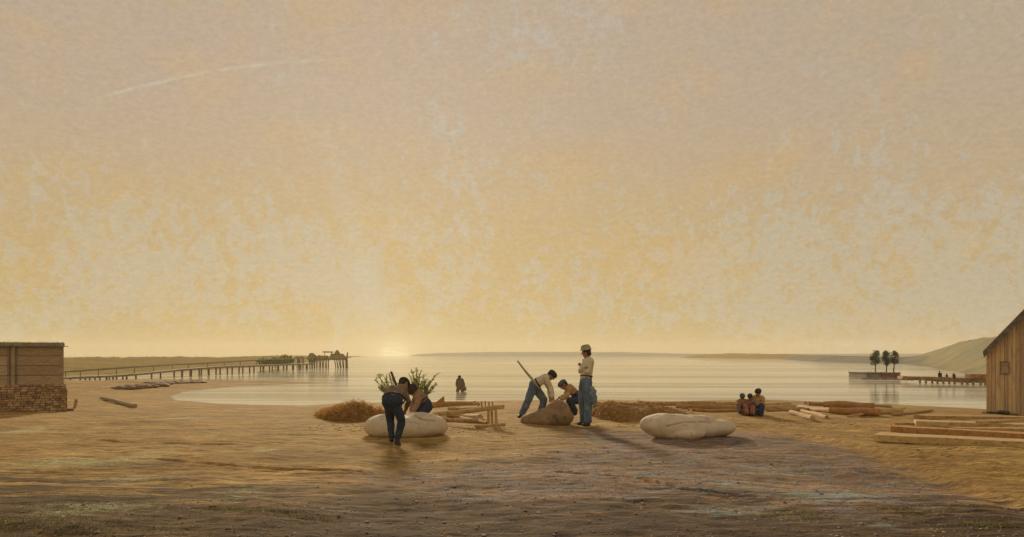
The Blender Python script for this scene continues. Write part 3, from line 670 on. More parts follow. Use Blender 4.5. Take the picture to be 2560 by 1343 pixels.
# wading person
wd = dist_w(979)
_, J = person('distant person in dark brown clothes wading in the shallow water', dict(
    head=(1149, 944, -.1), neck=(1150, 949), shL=(1144, 951, .05), shR=(1156, 951, 0), elL=(1141, 961, .1), haL=(1143, 968, -.05), elR=(1160, 961, .05), haR=(1161, 967, -.1),
    pelvis=(1150, 966), hipL=(1147, 968), hipR=(1153, 968), knL=(1144, 976, -.1), knR=(1156, 976, -.1), anL=(1143, 990, 0), anR=(1157, 990, .0), toL=(1142, 992, -.1), toR=(1158, 992, -.1)),
    wd, 1.15, face=(0, -1, -.5), top='brown', bottom='brown', hat=('cap', 'hair'), voxel=.02, ground=WZ-.1, fine=False, baggy=1.6, wide=1.2, boots=False)
tag(MB().ell(W(1162, 972, wd-.1), (.13, .12, .17)).build('basket', M['pierwood'], smooth=True), 'small dark basket carried by the wading person', 'basket')
# seated trio by the logs
gD = G(1875, 1037).y
def seated(label, cx, foot, hy, k, top, cap, D, face, coat=True, **kw):
    hgtpx = foot-hy
    person(label, dict(head=(cx+1, hy+5*k, -.05), neck=(cx+1, hy+14*k), shL=(cx-11*k, hy+20*k), shR=(cx+12*k, hy+20*k), elL=(cx-14*k, hy+36*k, -.1), haL=(cx-6*k, hy+44*k, -.3), elR=(cx+14*k, hy+36*k, -.1), haR=(cx+5*k, hy+44*k, -.3),
        pelvis=(cx, foot-12*k), hipL=(cx-5*k, foot-11*k), hipR=(cx+5*k, foot-11*k), knL=(cx-11*k, foot-24*k, -.32), knR=(cx+10*k, foot-24*k, -.32), anL=(cx-9*k, foot-3*k, -.42), anR=(cx+8*k, foot-3*k, -.42), toL=(cx-10*k, foot, -.55), toR=(cx+9*k, foot, -.55)),
        D, .92*k, face=face, top=top, bottom=kw.get('bottom', 'brown'), hat=('cap', cap), voxel=.014, fine=False, baggy=1.4, collar=kw.get('collar', False))
seated('leftmost of the seated trio by the logs, in a rust orange coat', 1855, 1032, 988, .80, 'rust', 'greyc', gD+.35, (.4, -.8, -.4), collar=True)
seated('person in a red-brown coat hunched in the middle of the seated trio by the logs', 1874, 1037, 989, .82, 'red', 'hair', gD+.05, (-.2, -1, -.4), bottom='red')
seated('tallest of the seated trio by the logs, in an ochre coat and dark cap', 1894, 1039, 977, 1.0, 'umber', 'hair', gD+.2, (-.6, -.7, -.3), bottom='navy')
mb = MB(); mb.ell(G(1852, 1034)+Vector((0, 0, .1)), (.13, .12, .13)); mb.ell(G(1862, 1037)+Vector((.02, 0, .07)), (.13, .1, .10)); mb.ell(G(1850, 1033)+Vector((0, 0, .2)), (.10, .10, .09)); mb.ell(G(1857, 1035)+Vector((0, 0, .06)), (.14, .1, .08))
tag(mb.build('bundle', M['rust'], remesh=.02, rough=.03, rs=10), 'orange cloth bundle on the sand at the feet of the seated trio', 'bundle')

# ================================================================== TIMBER AND LOGS
def log_between(name, a, b, r, m, label, cat='log', group=None, lift=1.0, n=12, jit=.05, r2=None):
    a = Vector(a); b = Vector(b); r2 = r if r2 is None else r2; N = 7; pts = []; rad = []
    side = (b-a).cross(Vector((0, 0, 1))).normalized()
    for i in range(N+1):
        t = i/N; p = lerp(a, b, t)+side*r*.25*math.sin(t*5+a.x)+Vector((0, 0, r*.15*math.sin(t*7+a.y)))
        pts.append(p); rad.append((r*(1-t)+r2*t)*random.uniform(.94, 1.06))
    return tag(MB().tube(pts, rad, n, jit).build(name, m, smooth=False), label, cat, group)
def log(p, q, r, m, label, cat='log', group=None, up=0.0, up2=None, r2=None):
    a = G(*p); b = G(*q); up2 = up if up2 is None else up2
    return log_between('log', a+Vector((0, 0, r*.8+up)), b+Vector((0, 0, (r2 or r)*.8+up2)), r, M[m], label, cat, group, r2=r2)
def beam_between(a, b, wd, ht, m, label, cat='timber', name='timber', group=None, skew=0.0):
    a = Vector(a); b = Vector(b); d = (b-a); u = Vector((-d.y, d.x, 0)).normalized()
    if u.y < 0: u = -u
    up = Vector((0, 0, ht)); N = max(3, int(d.length/.5)); mb = MB(); V = []; Fc = []
    for i in range(N+1):
        p = lerp(a, b, i/N); j = lambda: Vector((0, random.uniform(-.006, .006), random.uniform(-.006, .006)))
        sk = Vector((skew, 0, 0)) if i == 0 else Vector((0, 0, 0))
        V += [p+j(), p+u*wd+j()+sk, p+u*wd+up+j()+sk, p+up+j()]
    for i in range(N):
        for k_ in range(4): A = i*4+k_; B = i*4+(k_+1) % 4; Fc.append((A, B, B+4, A+4))
    Fc += [(3, 2, 1, 0), (N*4, N*4+1, N*4+2, N*4+3)]
    mb.add(V, Fc); ob = mb.build(name, M[m])
    bv = ob.modifiers.new('bevel', 'BEVEL'); bv.width = min(.008, ht*.12); bv.segments = 1; bv.limit_method = 'ANGLE'
    return tag(ob, label, cat, group)
gr = None
# long timbers in front of the right hut
def gz(px, py): p = G(px, py); return p
beam_between(gz(2184, 1105), gz(2660, 1129), .62, .135, 'wood_p', 'nearest and thickest squared timber on the sand in front of the hut', skew=.12)
beam_between(gz(2226, 1081), gz(2640, 1106), .36, .13, 'wood_r', 'orange squared timber lying just behind the thickest timber by the hut')
beam_between(gz(2290, 1066), gz(2660, 1079)+Vector((0, 0, .0)), .55, .13, 'wood_p', 'pale-ended timber third from the front in the row before the hut')
beam_between(gz(2452, 1074)+Vector((0, 0, .14)), gz(2650, 1062)+Vector((0, 0, .14)), .12, .05, 'wood', 'thin plank crossing on top of the timbers before the hut', name='plank', cat='plank')
beam_between(gz(2314, 1048), gz(2640, 1052), .45, .10, 'wood', 'low flat board at the back of the timber row, closest to the hut wall')
beam_between(gz(2395, 1088), gz(2660, 1090), .30, .15, 'wood', 'dark rough timber lying between the orange one and the pale-ended one')
beam_between(gz(2236, 1062), gz(2289, 1063), .16, .05, 'wood_r', 'short low timber stub left of the pale-ended timber by the hut')
# logs along the shore, right of the trio
log((1903, 1024), (2019, 1019), .075, 'wood_p', 'long straight pole with a dark square end just right of the seated trio')
log((1905, 1016), (1975, 1014), .06, 'wood', 'thin log behind the long straight pole right of the seated trio')
log((1978, 1036), (2032, 1052), .070, 'wood_p', 'pale log pointing towards the viewer, its cut end nearest of the shore pile')
log((2005, 1030), (2068, 1047), .055, 'wood', 'thin dark log lying just right of the pale one that points at the viewer')
log((1995, 1024), (2080, 1033), .09, 'wood', 'short fat log in the middle of the pile right of the seated trio')
log((2075, 1033), (2200, 1040), .115, 'wood_r', 'thick reddish log at the right of the shore pile')
log((2060, 1018), (2185, 1023), .15, 'wood_r', 'long reddish trunk at the water edge behind the thick reddish log')
log((2196, 1035), (2255, 1035), .10, 'wood_p', 'short pale log with a round end, rightmost of the shore pile')
log((2020, 1012), (2120, 1016), .07, 'wood', 'dark log half sunk at the water edge above the fat log')
log((1935, 1022), (2240, 1031), .045, 'wood_p', 'very long thin pole lying in front of the thick reddish log')
log((1915, 1029), (2075, 1026), .05, 'wood_r', 'thin reddish pole between the seated trio and the fat log')
log((2010, 1009), (2230, 1019), .045, 'wood', 'long thin dark pole furthest back along the right water edge')
log((2120, 1044), (2262, 1030), .035, 'wood_p', 'slim pale pole leaning over the right end of the shore pile', up2=.10)
log((2230, 1040), (2330, 1030), .05, 'wood', 'brown pole between the shore pile and the board at the hut')
mb = MB()
for _ in range(420):
    px, py = random.choice(((1960, 1045), (2150, 1046), (2250, 1090), (2400, 1115), (1190, 1068), (1140, 1066), (2350, 1050), (900, 1062), (1700, 1042), (1600, 1056))); gx, gy = ground_pt0(px+random.gauss(0, 60), py+abs(random.gauss(0, 9)), -.05)
    mb.box((gx, gy, H(gx, gy)+.006), (random.uniform(.03, .12), random.uniform(.01, .03), .012), Matrix.Rotation(random.uniform(0, 3.1), 3, 'Z'))
tag(mb.build('wood_chips', M['wood_p']), 'wood chips and splinters scattered round the logs and timbers', 'wood chips', kind='stuff')
# logs left of the trio
log((1600, 1014), (1790, 1014), .085, 'wood', 'long brown log on the bank behind the large pale cracked boulder')
log((1690, 1021), (1846, 1025), .085, 'wood_r', 'reddish log whose right end touches the seated trio')
log((1780, 1012), (1850, 1013), .07, 'wood_p', 'pale log end lying behind the seated trio on the left')
log((1720, 1028), (1840, 1031), .05, 'wood', 'thin log along the sand just left of the feet of the seated trio')
# framework right of the left boulder
fD = G(1240, 1063).y
log_between('pole', W(1083, 1037, fD+.55), W(1260, 1017.5, fD+.05), .055, M['wood_p'], 'long slanting pole resting on the upright stakes right of the left boulder', 'pole', r2=.05)
for i, (px, lab) in enumerate(((1222, 'leftmost of the three upright stakes under the slanting pole'), (1230, 'middle of the three upright stakes under the slanting pole'), (1240, 'rightmost of the three upright stakes under the slanting pole'))):
    b = G(px+[-1, 1, 1.5][i], 1062+i); D_ = b.y
    log_between('stake', b-Vector((0, 0, .06)), W(px-1, 1023, D_), .030, M['wood_p' if i != 1 else 'wood'], lab, 'stake', 'upright stakes of the drying frame', n=8)
bD = G(1150, 1040).y
log((1084, 1021), (1188, 1021), .07, 'wood_p', 'straight pale log with a cut end behind the slanting pole', up=.15)
log((1075, 1019), (1200, 1013), .055, 'wood_r', 'thin reddish pole at the very back of the frame pile by the water')
log((1120, 1032), (1215, 1033), .05, 'wood', 'dark pole lying in the pile beneath the slanting pole', up=.08)
log((1120, 1042), (1200, 1052), .085, 'wood_p', 'fat pale log bent downwards under the slanting pole')
log((1105, 1055), (1210, 1058), .055, 'wood', 'brown pole on the ground in front of the stakes')
log((1150, 1048), (1216, 1062), .045, 'wood_r', 'reddish stick with its end against the leftmost stake')
log((1190, 1070), (1262, 1064), .035, 'wood_p', 'thin pale stick on the sand in front of the stakes')
for i in range(5):
    px = 1196+i*9; b = G(px, 1022+(i % 2)); log_between('stake', b, W(px-1, 1004-(i % 3), b.y), .028, M['wood'], ['short peg leftmost in the row by the water behind the slanting pole', 'second short peg from the left in the row behind the slanting pole', 'middle short peg of the row behind the slanting pole', 'fourth short peg from the left behind the slanting pole', 'short peg rightmost in the row by the water behind the slanting pole'][i], 'stake', 'short pegs by the water', n=6)
mb = MB(); a = W(1084, 1012, bD+1); b = W(1112, 1011, bD+1); c = W(1110, 990, bD+1); d = W(1102, 996, bD+1); off = Vector((0, .05, 0))
mb.hexa([a, b, b+off, a+off], [W(1092, 1004, bD+1), c, c+off, W(1092, 1004, bD+1)+off])
tag(mb.build('board', M['wood_r']), 'small orange pointed board sticking up between the crouching man and the water', 'board')
# left beach: log, driftwood, post
log((254, 997), (338, 1020), .075, 'board_g', 'lone grey log on the grassy sand right of the plank shed', r2=.10)
def drift(pts, label, wpx):
    mb = MB()
    for i in range(len(pts)-1):
        for j in range(12):
            t = j/12; p = G(pts[i][0]*(1-t)+pts[i+1][0]*t+random.uniform(-3, 3), pts[i][1]*(1-t)+pts[i+1][1]*t+random.uniform(-.8, .8), 180)
            mb.ell(p+Vector((0, 0, .03)), (random.uniform(.5, 1.1), random.uniform(.3, .9), random.uniform(.10, .22)), Matrix.Rotation(random.uniform(-.4, .4), 3, 'Z'), 10, 6)
    return tag(mb.build('driftwood', M['weed'], remesh=.12, relax=2, rough=.08, rs=2), label, 'driftwood')
drift([(375, 962), (430, 959), (495, 957)], 'long dark streak of driftwood and weed far out on the left spit', 3)
drift([(303, 973), (350, 969), (405, 965)], 'short dark streak of driftwood and weed nearer on the left beach', 3)
p = G(186, 1022); q = W(191, 998, p.y)
log_between('post', p, q, .055, M['wood'], 'short leaning wooden post beside the brick foot of the shed', 'post', r2=.06)
p = G(165, 1027); mb = MB()
for i in range(5): mb.ell(p+Vector((i*.06-.05, random.uniform(-.1, .1), .03)), (.07, .08, .05), None, 8, 6)
tag(mb.build('rubble', M['brick'], remesh=.02, rough=.01), 'small heap of dark rubble between the shed foot and the leaning post', 'rubble')

# ================================================================== HEAPS
def heap(name, label, outline_px, base_px, m, cat, straws=0, D=None, depth=.8, sm=None, rough=.045, rs=5, sl=.2):
    """outline: skyline pixels from left to right; base: ground pixels below"""
    mb = MB(); xs = [p[0] for p in outline_px]
    for px in np.arange(xs[0]+3, xs[-1]-2, 5):
        yt = np.interp(px, xs, [p[1] for p in outline_px]); yb = np.interp(px, [p[0] for p in base_px], [p[1] for p in base_px])
        g = G(px, yb); Dm = g.y+depth*.5; top = EYE-(yt-HY)/F*Dm; h = max(.05, top-g.z)
        mb.ell(Vector(((px-CX)/F*Dm, Dm, g.z-.02)), (.10+.06*h, depth*.55, h), None, 12, 8)
    core = None
    ob = mb.build(name, m, origin=Vector(mb.v[0]), remesh=.035, relax=4, rough=rough, rs=rs)
    tag(ob, label, cat)
    if straws:
        me = ob.data; vs = [v.co.copy() for v in me.vertices]; ns = [v.normal.copy() for v in me.vertices]; s = MB()
        for _ in range(straws):
            i = random.randrange(len(vs)); n = ns[i]
            if n.z < -.1: continue
            d = Vector((random.gauss(-.6, .7), random.gauss(0, .4), random.gauss(0, .25)))+n*.5
            s.leaf(vs[i]+n*.005+ob.location, d, random.uniform(.4, 1.1)*sl, .014)
        tag(s.build('straw', sm or M['straw'], ob, origin=ob.location), kind='stuff')
    return ob
heap('reed_heap', 'heap of orange-brown reeds and straw left of the left boulder', [(800, 1034), (835, 1022), (862, 1013), (880, 1008), (893, 1003), (908, 1011), (930, 1018), (960, 1026)],
     [(800, 1042), (850, 1053), (900, 1056), (960, 1048)], M['earth'], 'heap', straws=4500, depth=1.6, rough=.06)
heap('earth_mound', 'broad orange earth bank behind the standing man and the cracked boulder', [(1484, 1018), (1500, 1009), (1530, 1004), (1560, 1008), (1590, 1009), (1608, 1002), (1622, 1011), (1650, 1017), (1690, 1024)],
     [(1484, 1048), (1540, 1056), (1620, 1050), (1690, 1036)], M['earth'], 'mound', straws=1500, depth=3.2, rough=.085, rs=3.2, sl=.12)
# white pebbles on the bank: one object each is too fine; a countless scatter
mb = MB()
for _ in range(46):
    px = random.uniform(1530, 1730); g = G(px, random.uniform(1026, 1036)); mb.ell(g+Vector((0, 0, .05)), (random.uniform(.03, .09), .04, .03), None, 8, 5)
tag(mb.build('shells', M['white'] if False else M['stone'], smooth=True), 'scattered pale stones along the foot of the orange earth bank', 'stones', kind='stuff')

# ================================================================== RIGHT HUT
def hut():
    p0 = G(2467, 1034); c = Vector((p0.x, p0.y, p0.z)); ang = -math.radians(28.6)
    ux = Vector((math.cos(ang), math.sin(ang), 0)); uy = Vector((-math.sin(ang), math.cos(ang), 0)); uz = Vector((0, 0, 1))
    root = empty('hut', c, 'tall narrow board hut with a steep dark roof at the right edge', 'hut')
    R = Matrix((ux, uy, uz)).transposed()
    L = lambda x, y, z_: c+ux*x+uy*y+uz*z_
    D0 = p0.y; eave = EYE-(879-HY)/F*D0-c.z
    width = 3.2; slope = 1.16; apex = width/2
    mb = MB(); x = 0
    rh = lambda x_: eave+slope*min(x_, width-x_)
    while x < width:
        w_ = min(random.uniform(.115, .16), width-x); o = random.uniform(0, .012); x1 = x+w_-.010
        xs = [x, x1]
        mid = width/2
        b = [L(x, -o, -.12), L(x1, -o, -.12), L(x1, .03, -.12), L(x, .03, -.12)]
        t = [L(x, -o, rh(x)), L(x1, -o, rh(x1)), L(x1, .03, rh(x1)), L(x, .03, rh(x))]
        mb.hexa(b, t); x += w_
    # side wall boards (left side, running back)
    y = .035
    while y < 4.0:
        w_ = random.uniform(.13, .17); b = [L(0, y, -.12), L(.03, y, -.12), L(.03, y+w_-.008, -.12), L(0, y+w_-.008, -.12)]
        mb.hexa(b, [q+uz*(eave+.12) for q in b]); y += w_
    # back and right wall, and the backing behind the gaps
    mb.hexa([L(0, 4.0, -.1), L(width, 4.0, -.1), L(width, 4.05, -.1), L(0, 4.05, -.1)], [L(0, 4.0, eave), L(width, 4.0, eave), L(width, 4.05, eave), L(0, 4.05, eave)])
    mb.hexa([L(width-.03, .04, -.1), L(width, .04, -.1), L(width, 3.99, -.1), L(width-.03, 3.99, -.1)], [L(width-.03, .04, eave), L(width, .04, eave), L(width, 3.99, eave), L(width-.03, 3.99, eave)])
    mb.build('wall', M['board'], root)
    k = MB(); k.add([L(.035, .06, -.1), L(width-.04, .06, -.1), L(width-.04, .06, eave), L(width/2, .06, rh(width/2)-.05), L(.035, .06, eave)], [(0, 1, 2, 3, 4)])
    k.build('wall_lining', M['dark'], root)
    # corner board
    MB().hexa([L(-.012, -.020, -.12), L(.05, -.020, -.12), L(.05, -.0125, -.12), L(-.012, -.0125, -.12)], [L(-.012, -.020, eave+.0), L(.05, -.020, eave+.03), L(.05, -.0125, eave+.03), L(-.012, -.0125, eave)]).build('corner_board', M['wood_p'], root)
    # roof: two thick slopes with overhang
    mr = MB(); th = .11; ov = .30
    for sg in (0, 1):
        X = (lambda v: v) if sg == 0 else (lambda v: width-v)
        e = -.12; a0 = eave+slope*e+.02; a1 = eave+slope*apex+.02
        b = [L(X(e), -ov, a0), L(X(apex), -ov, a1), L(X(apex), 4.3, a1), L(X(e), 4.3, a0)]
        mr.hexa(b, [q+uz*th for q in b])
    rf = mr.build('roof', M['roof'], root, rough=0)
    # ragged shingle edges along the top
    ms = MB()
    for i in range(26):
        xx = -.12+i*(apex+.1)/26; zz = eave+slope*xx+.02+th
        for j in range(5):
            yy = -ov-.01+j*.9; ms.box(L(xx+.03, yy+.45, zz+.045), (.085, .86, .022), R @ Matrix.Rotation(-math.atan(slope)+random.uniform(.02, .12), 3, 'Y'))
    ms.build('shingles', M['roof_b'], rf)
    # barge board under the roof edge
    MB().hexa([L(-.10, -ov-.02, eave+slope*-.10-.13), L(apex, -ov-.02, eave+slope*apex-.13), L(apex, -ov-.003, eave+slope*apex-.13), L(-.10, -ov-.003, eave+slope*-.10-.13)],
              [L(-.10, -ov-.02, eave+slope*-.10+.035), L(apex, -ov-.02, eave+slope*apex+.035), L(apex, -ov-.003, eave+slope*apex+.035), L(-.10, -ov-.003, eave+slope*-.10+.035)]).build('barge_board', M['roof'], root)
    # window hatch with frame
    def at(px, py):       # point of the front wall seen at this pixel
        d = Vector(((px-CX)/F, 1, -(py-HY)/F)); o = Vector((0, 0, EYE)); t = (c-o).dot(uy)/d.dot(uy); q = o+d*t-c; return q.dot(ux), q.dot(uz)
    x0, z1 = at(2500, 904); x1, z0 = at(2524, 936)
    win = MB(); win.hexa([L(x0+.02, -.030, z0+.02), L(x1-.02, -.030, z0+.02), L(x1-.02, -.013, z0+.02), L(x0+.02, -.013, z0+.02)], [L(x0+.02, -.030, z1-.02), L(x1-.02, -.030, z1-.02), L(x1-.02, -.013, z1-.02), L(x0+.02, -.013, z1-.02)])
    wo_ = win.build('window_shutter', M['board_g'], root)
    fr = MB()
    for (a, b, c_, d) in ((x0, x1, z0, z0+.028), (x0, x1, z1-.028, z1), (x0, x0+.026, z0+.028, z1-.028), (x1-.026, x1, z0+.028, z1-.028), (x0+.026, x1-.026, (z0+z1)/2+.09, (z0+z1)/2+.105)):
        q = [L(a, -.045, c_), L(b, -.045, c_), L(b, -.032, c_), L(a, -.032, c_)]; fr.hexa(q, [v+uz*(d-c_) for v in q])
    fr.build('frame', M['roof'], wo_)
    return L
L_ = hut()

# ================================================================== LEFT SHED
def shed():
    p0 = G(166, 1030); D = p0.y; c = Vector((p0.x, D, p0.z))
    root = empty('shed', c, 'low grey plank shed on a rough brick foot at the left edge', 'shed')
    ang = math.radians(27.3); k0 = (160-CX)/F; x0 = k0*D
    def P(px, py, off=0):
        k_ = (px-CX)/F; t_ = (x0-k_*D)/(math.cos(ang)-k_*math.sin(ang)); return Vector((x0-t_, D+off, EYE-(py-HY)/F*D))
    xr = P(160, 900).x; xl = P(-60, 900).x; zt = P(0, 866).z; zb = P(0, 962).z; zc = P(0, 857).z; zg = c.z-.08; dp = 3.2
    mb = MB(); n = 4; hh = (zt-zb)/n
    for i in range(n):        # long planks, front and right side
        for (a, b) in ((xl, xl+.9), (xl+.905, xr)):
            o = random.uniform(0, .02); mb.hexa([(a, D-o, zb+i*hh+.010), (b, D-o, zb+i*hh+.010), (b, D+.05, zb+i*hh+.010), (a, D+.05, zb+i*hh+.010)], [(a, D-o+.012, zb+(i+1)*hh-.004), (b, D-o+.012, zb+(i+1)*hh-.004), (b, D+.05, zb+(i+1)*hh-.004), (a, D+.05, zb+(i+1)*hh-.004)])
        a0 = zb+i*hh+.004; a1 = zb+(i+1)*hh-.004
        mb.hexa([(xr-.04, D+.055, a0), (xr+.005, D+.055, a0), (xr+.005, D+dp, a0), (xr-.04, D+dp, a0)], [(xr-.04, D+.055, a1), (xr-.005, D+.055, a1), (xr-.005, D+dp, a1), (xr-.04, D+dp, a1)])
    mb.hexa([(xl, D+dp, zg), (xr, D+dp, zg), (xr, D+dp+.05, zg), (xl, D+dp+.05, zg)], [(xl, D+dp, zt), (xr, D+dp, zt), (xr, D+dp+.05, zt), (xl, D+dp+.05, zt)])
    wl = mb.build('wall', M['board_g'], root)
    MB().box(((xl+xr)/2, D+.10, (zt+zb)/2), (xr-xl-.1, .05, zt-zb-.02)).build('wall_lining', M['dark'], root)
    # door posts
    for px in (25, 41): 
        q = P(px, 960); MB().box((q.x, D-.035, (zt+zb)/2-.005), (.035, .03, zt-zb-.02)).build('door_post', M['roof'], root)
    q0 = P(28, 900).x; q1 = P(39, 900).x
    MB().box(((q0+q1)/2, D-.024, (zt+zb)/2), (q1-q0-.02, .006, zt-zb-.05)).build('door', M['board_g'], root)
    # roof slab with ragged edge
    mr = MB(); e = P(163, 860).x
    mr.hexa([(xl-.2, D-.10, zt+.004), (e, D-.10, zt+.004), (e, D+dp+.2, zt+.004), (xl-.2, D+dp+.2, zt+.004)], [(xl-.2, D-.08, zc), (e-.02, D-.08, zc), (e-.02, D+dp+.2, zc+.02), (xl-.2, D+dp+.2, zc+.02)])
    rf = mr.build('roof', M['roof_b'], root)
    mt = MB()
    for i in range(240):
        xx = random.uniform(xl-.1, e-.03); mt.leaf(Vector((xx, D-.08+random.uniform(0, .4), zc-.002)), (random.uniform(-.6, .6), random.uniform(-.3, .3), .6), random.uniform(.02, .05), .012)
    tag(mt.build('moss', M['grass'], rf), kind='stuff')
    MB().box(((xl+e)/2, D-.108, zt-.008), (e-xl+.2, .012, .02)).build('eave_board', M['roof'], root)
    # brick foot, coarse and bulging to the right
    bf = MB(); z_ = zg; row = 0; hb = .080
    while z_ < zb-.02:
        x_ = xl-random.uniform(0, .15); xr2 = xr+.07*min(1, (zb-z_)/.15)+.02
        while x_ < xr2:
            w_ = random.uniform(.14, .24); x2 = min(x_+w_, xr2+random.uniform(-.015, .02))
            if x2-x_ > .04:
                o = random.uniform(.04, .085); j = random.uniform(-.006, .006)
                bf.hexa([(x_, D-o, z_+j), (x2-.012, D-o, z_-j), (x2-.012, D+.03, z_-j), (x_, D+.03, z_+j)], [(x_+.004, D-o+.01, z_+hb-.012), (x2-.016, D-o+.01, z_+hb-.010), (x2-.012, D+.03, z_+hb-.012), (x_, D+.03, z_+hb-.012)])
            x_ = x2
        for y_ in np.arange(D+.04, D+dp, .22):
            o = random.uniform(0, .03); bf.hexa([(xr2-.1, y_, z_), (xr2+o, y_, z_), (xr2+o, y_+.205, z_), (xr2-.1, y_+.205, z_)], [(xr2-.1, y_, z_+hb-.012), (xr2+o-.01, y_, z_+hb-.012), (xr2+o-.01, y_+.205, z_+hb-.012), (xr2-.1, y_+.205, z_+hb-.012)])
        z_ += hb; row += 1
    root.rotation_euler = (0, 0, ang)
    ft = bf.build('brick_foot', M['brick'], root)
    MB().box(((xl+xr)/2, D+dp/2, (zg+zb)/2-.01), (xr-xl+.04, dp-.05, zb-zg-.02)).build('mortar', M['mortar'], ft)
shed()

# ================================================================== FOOTBRIDGE
def bridge():
    cp = [(100, 946, 953), (163, 943, 951.5), (250, 939.5, 951), (325, 934, 949), (435, 923, 942), (525, 916.5, 937), (640, 912.5, 930), (775, 908.5, 921)]
    rl = [(100, 932), (163, 929), (290, 920), (383, 914), (518, 907.5), (640, 900), (765, 895.5)]
    def pt(px, lift=None):
        yb = np.interp(px, [a[0] for a in cp], [a[2] for a in cp]); D = dist_w(yb)
        yd = np.interp(px, [a[0] for a in cp], [a[1] for a in cp]); yr = np.interp(px, [a[0] for a in rl], [a[1] for a in rl])
        return D, W(px, yd, D), W(px, yr, D)
    D, d, r = pt(400)
    root = empty('footbridge', (d.x, D, WZ), 'long low wooden footbridge with a handrail running out over the left water', 'footbridge')
    deck = MB(); rail = MB(); xs = np.linspace(100, 774, 44); pd = [pt(x) for x in xs]
    for i in range(len(xs)-1):
        a, b = pd[i][1], pd[i+1][1]; s = Vector((1.1, 0, 0)); th = Vector((0, 0, -.10-.0009*pd[i][0]))
        deck.hexa([a+th, a+th+s, b+th+s, b+th], [a, a+s, b+s, b])
    deck.build('deck', M['pierwood'], root)
    for off, nm in ((0, 'handrail'), (1.05, 'handrail')):
        MB().tube([p[2]+Vector((off, 0, 0)) for p in pd], [.028+.00035*p[0] for p in pd], 6).build(nm, M['pierwood'], root)
    for x in (176, 213, 225, 249, 267, 283, 316, 379, 435, 455, 478, 503, 521, 550, 580, 607, 635, 658, 681, 694, 717, 734, 752, 768):
        D, d, r = pt(x); MB().tube([Vector((d.x, D, WZ-.4)), Vector((d.x+random.uniform(-.05, .05), D, d.z-.06))], .06+.0004*D, 8).build('post', M['pierwood'], root)
        MB().tube([Vector((d.x+1.0, D, WZ-.4)), Vector((d.x+1.0, D, d.z-.06))], .06+.0004*D, 8).build('post', M['pierwood'], root)
    for x in (163, 200, 245, 290, 335, 383, 430, 470, 518, 560, 600, 640, 670, 700, 722):
        D, d, r = pt(x); MB().tube([d+Vector((.04, 0, -.03)), r+Vector((.04, 0, 0))], .025+.0002*D, 6).build('baluster', M['pierwood'], root)
bridge()

def leafy(mb, c, rx, ry, rz, n, ls):
    for _ in range(n):
        while True:
            q = Vector((random.uniform(-1, 1), random.uniform(-1, 1), random.uniform(-1, 1)))
            if q.length < 1: break
        q = q.normalized()*(q.length**.4)
        p = Vector(c)+Vector((q.x*rx, q.y*ry, q.z*rz)); mb.leaf(p, (random.gauss(0, 1), random.gauss(0, 1), random.gauss(0, 1)), ls*random.uniform(.6, 1.4), ls*.7)
# bushes at the end of the footbridge
for i, (px, py, w_, h_) in enumerate(((688, 903, 16, 11), (716, 900, 20, 13), (660, 903, 16, 8))):
    D = 172; c = W(px, py, D); s = D/F; root = empty('bush', Vector((c.x, D, WZ)), ['brownish round bush second from the end of the footbridge', 'olive green bush at the very end of the footbridge', 'flat low bush beside the footbridge, furthest left of the three'][i], 'bush')
    mb = MB(); leafy(mb, c, w_*s, 1.6, h_*s*.8, 900, .42); mb.build('foliage', M['leafb'], root)
    MB().tube([Vector((c.x, D, WZ-.3)), c], [.12, .05], 6).build('stem', M['bark'], root)

# stilt huts of the old pier
def stilt(label, x0, x1, yt, yp, yb, legs, lump=None, shape='dome', D=176):
    s = D/F; c = W((x0+x1)/2, yp, D); root = empty('stilt_hut', Vector((c.x, D, WZ)), label, 'stilt hut'); w_ = (x1-x0)*s
    mb = MB(); R3 = (w_/2, w_/2, (yp-yt)*s)
    if shape == 'dome':
        mb.ell(c+Vector((0, 0, .1)), R3, None, 20, 12); mb.build('thatch', M['thatch'], root, remesh=.10, relax=2, rough=.14, rs=2)
    elif shape == 'deck':
        mb.box(c+Vector((0, 0, .12)), (w_, w_*.5, .22)); mb.build('platform', M['pierwood'], root)
    else:
        h = (yp-yt)*s; a = w_/2; q = [c+Vector((-a, -a*.6, 0)), c+Vector((a, -a*.6, 0)), c+Vector((a, a*.6, 0)), c+Vector((-a, a*.6, 0))]
        mb.hexa(q, [c+Vector((-a*.8, -a*.25, h)), c+Vector((a*.75, -a*.25, h*.8)), c+Vector((a*.75, a*.25, h*.8)), c+Vector((-a*.8, a*.25, h))]); mb.build('thatch', M['thatch'], root, remesh=.12, relax=2, rough=.18, rs=1.6)
    if shape != 'deck': MB().box(c+Vector((0, 0, -.10)), (w_*.96, w_*.55, .14)).build('platform', M['pierwood'], root)
    if lump:
        a, b, t = lump; cc = W((a+b)/2, yt+2, D); MB().ell(cc, ((b-a)/2*s, (b-a)/2*s, (yt+2-t)*s), None, 14, 8).build('chimney_hood', M['thatch'], root, remesh=.1, relax=1, rough=.12, rs=2)
    for lx, tilt in legs:
        for dyy in (-.3, .3):
            p = W(lx+dyy*3, yb, D); MB().tube([Vector((p.x, D+dyy*w_*.7, WZ-.4)), Vector((p.x+tilt*s, D+dyy*w_*.7, c.z-.05))], .10, 8).build('leg', M['pierwood'], root)
stilt('bare dark platform on crooked legs, leftmost of the old pier', 740, 758, 892, 895, 917, [(744, 2), (750, -3), (758, -1)], shape='deck')
stilt('round thatched stilt hut on two thick legs in the old pier', 769, 792, 884, 896, 918, [(775, 1), (784, -1), (789, 0)])
stilt('low wide stilt hut between the round one and the outermost one', 792, 822, 888, 898, 919, [(797, 0), (803, 2), (812, -2), (819, 0)], shape='ridge')
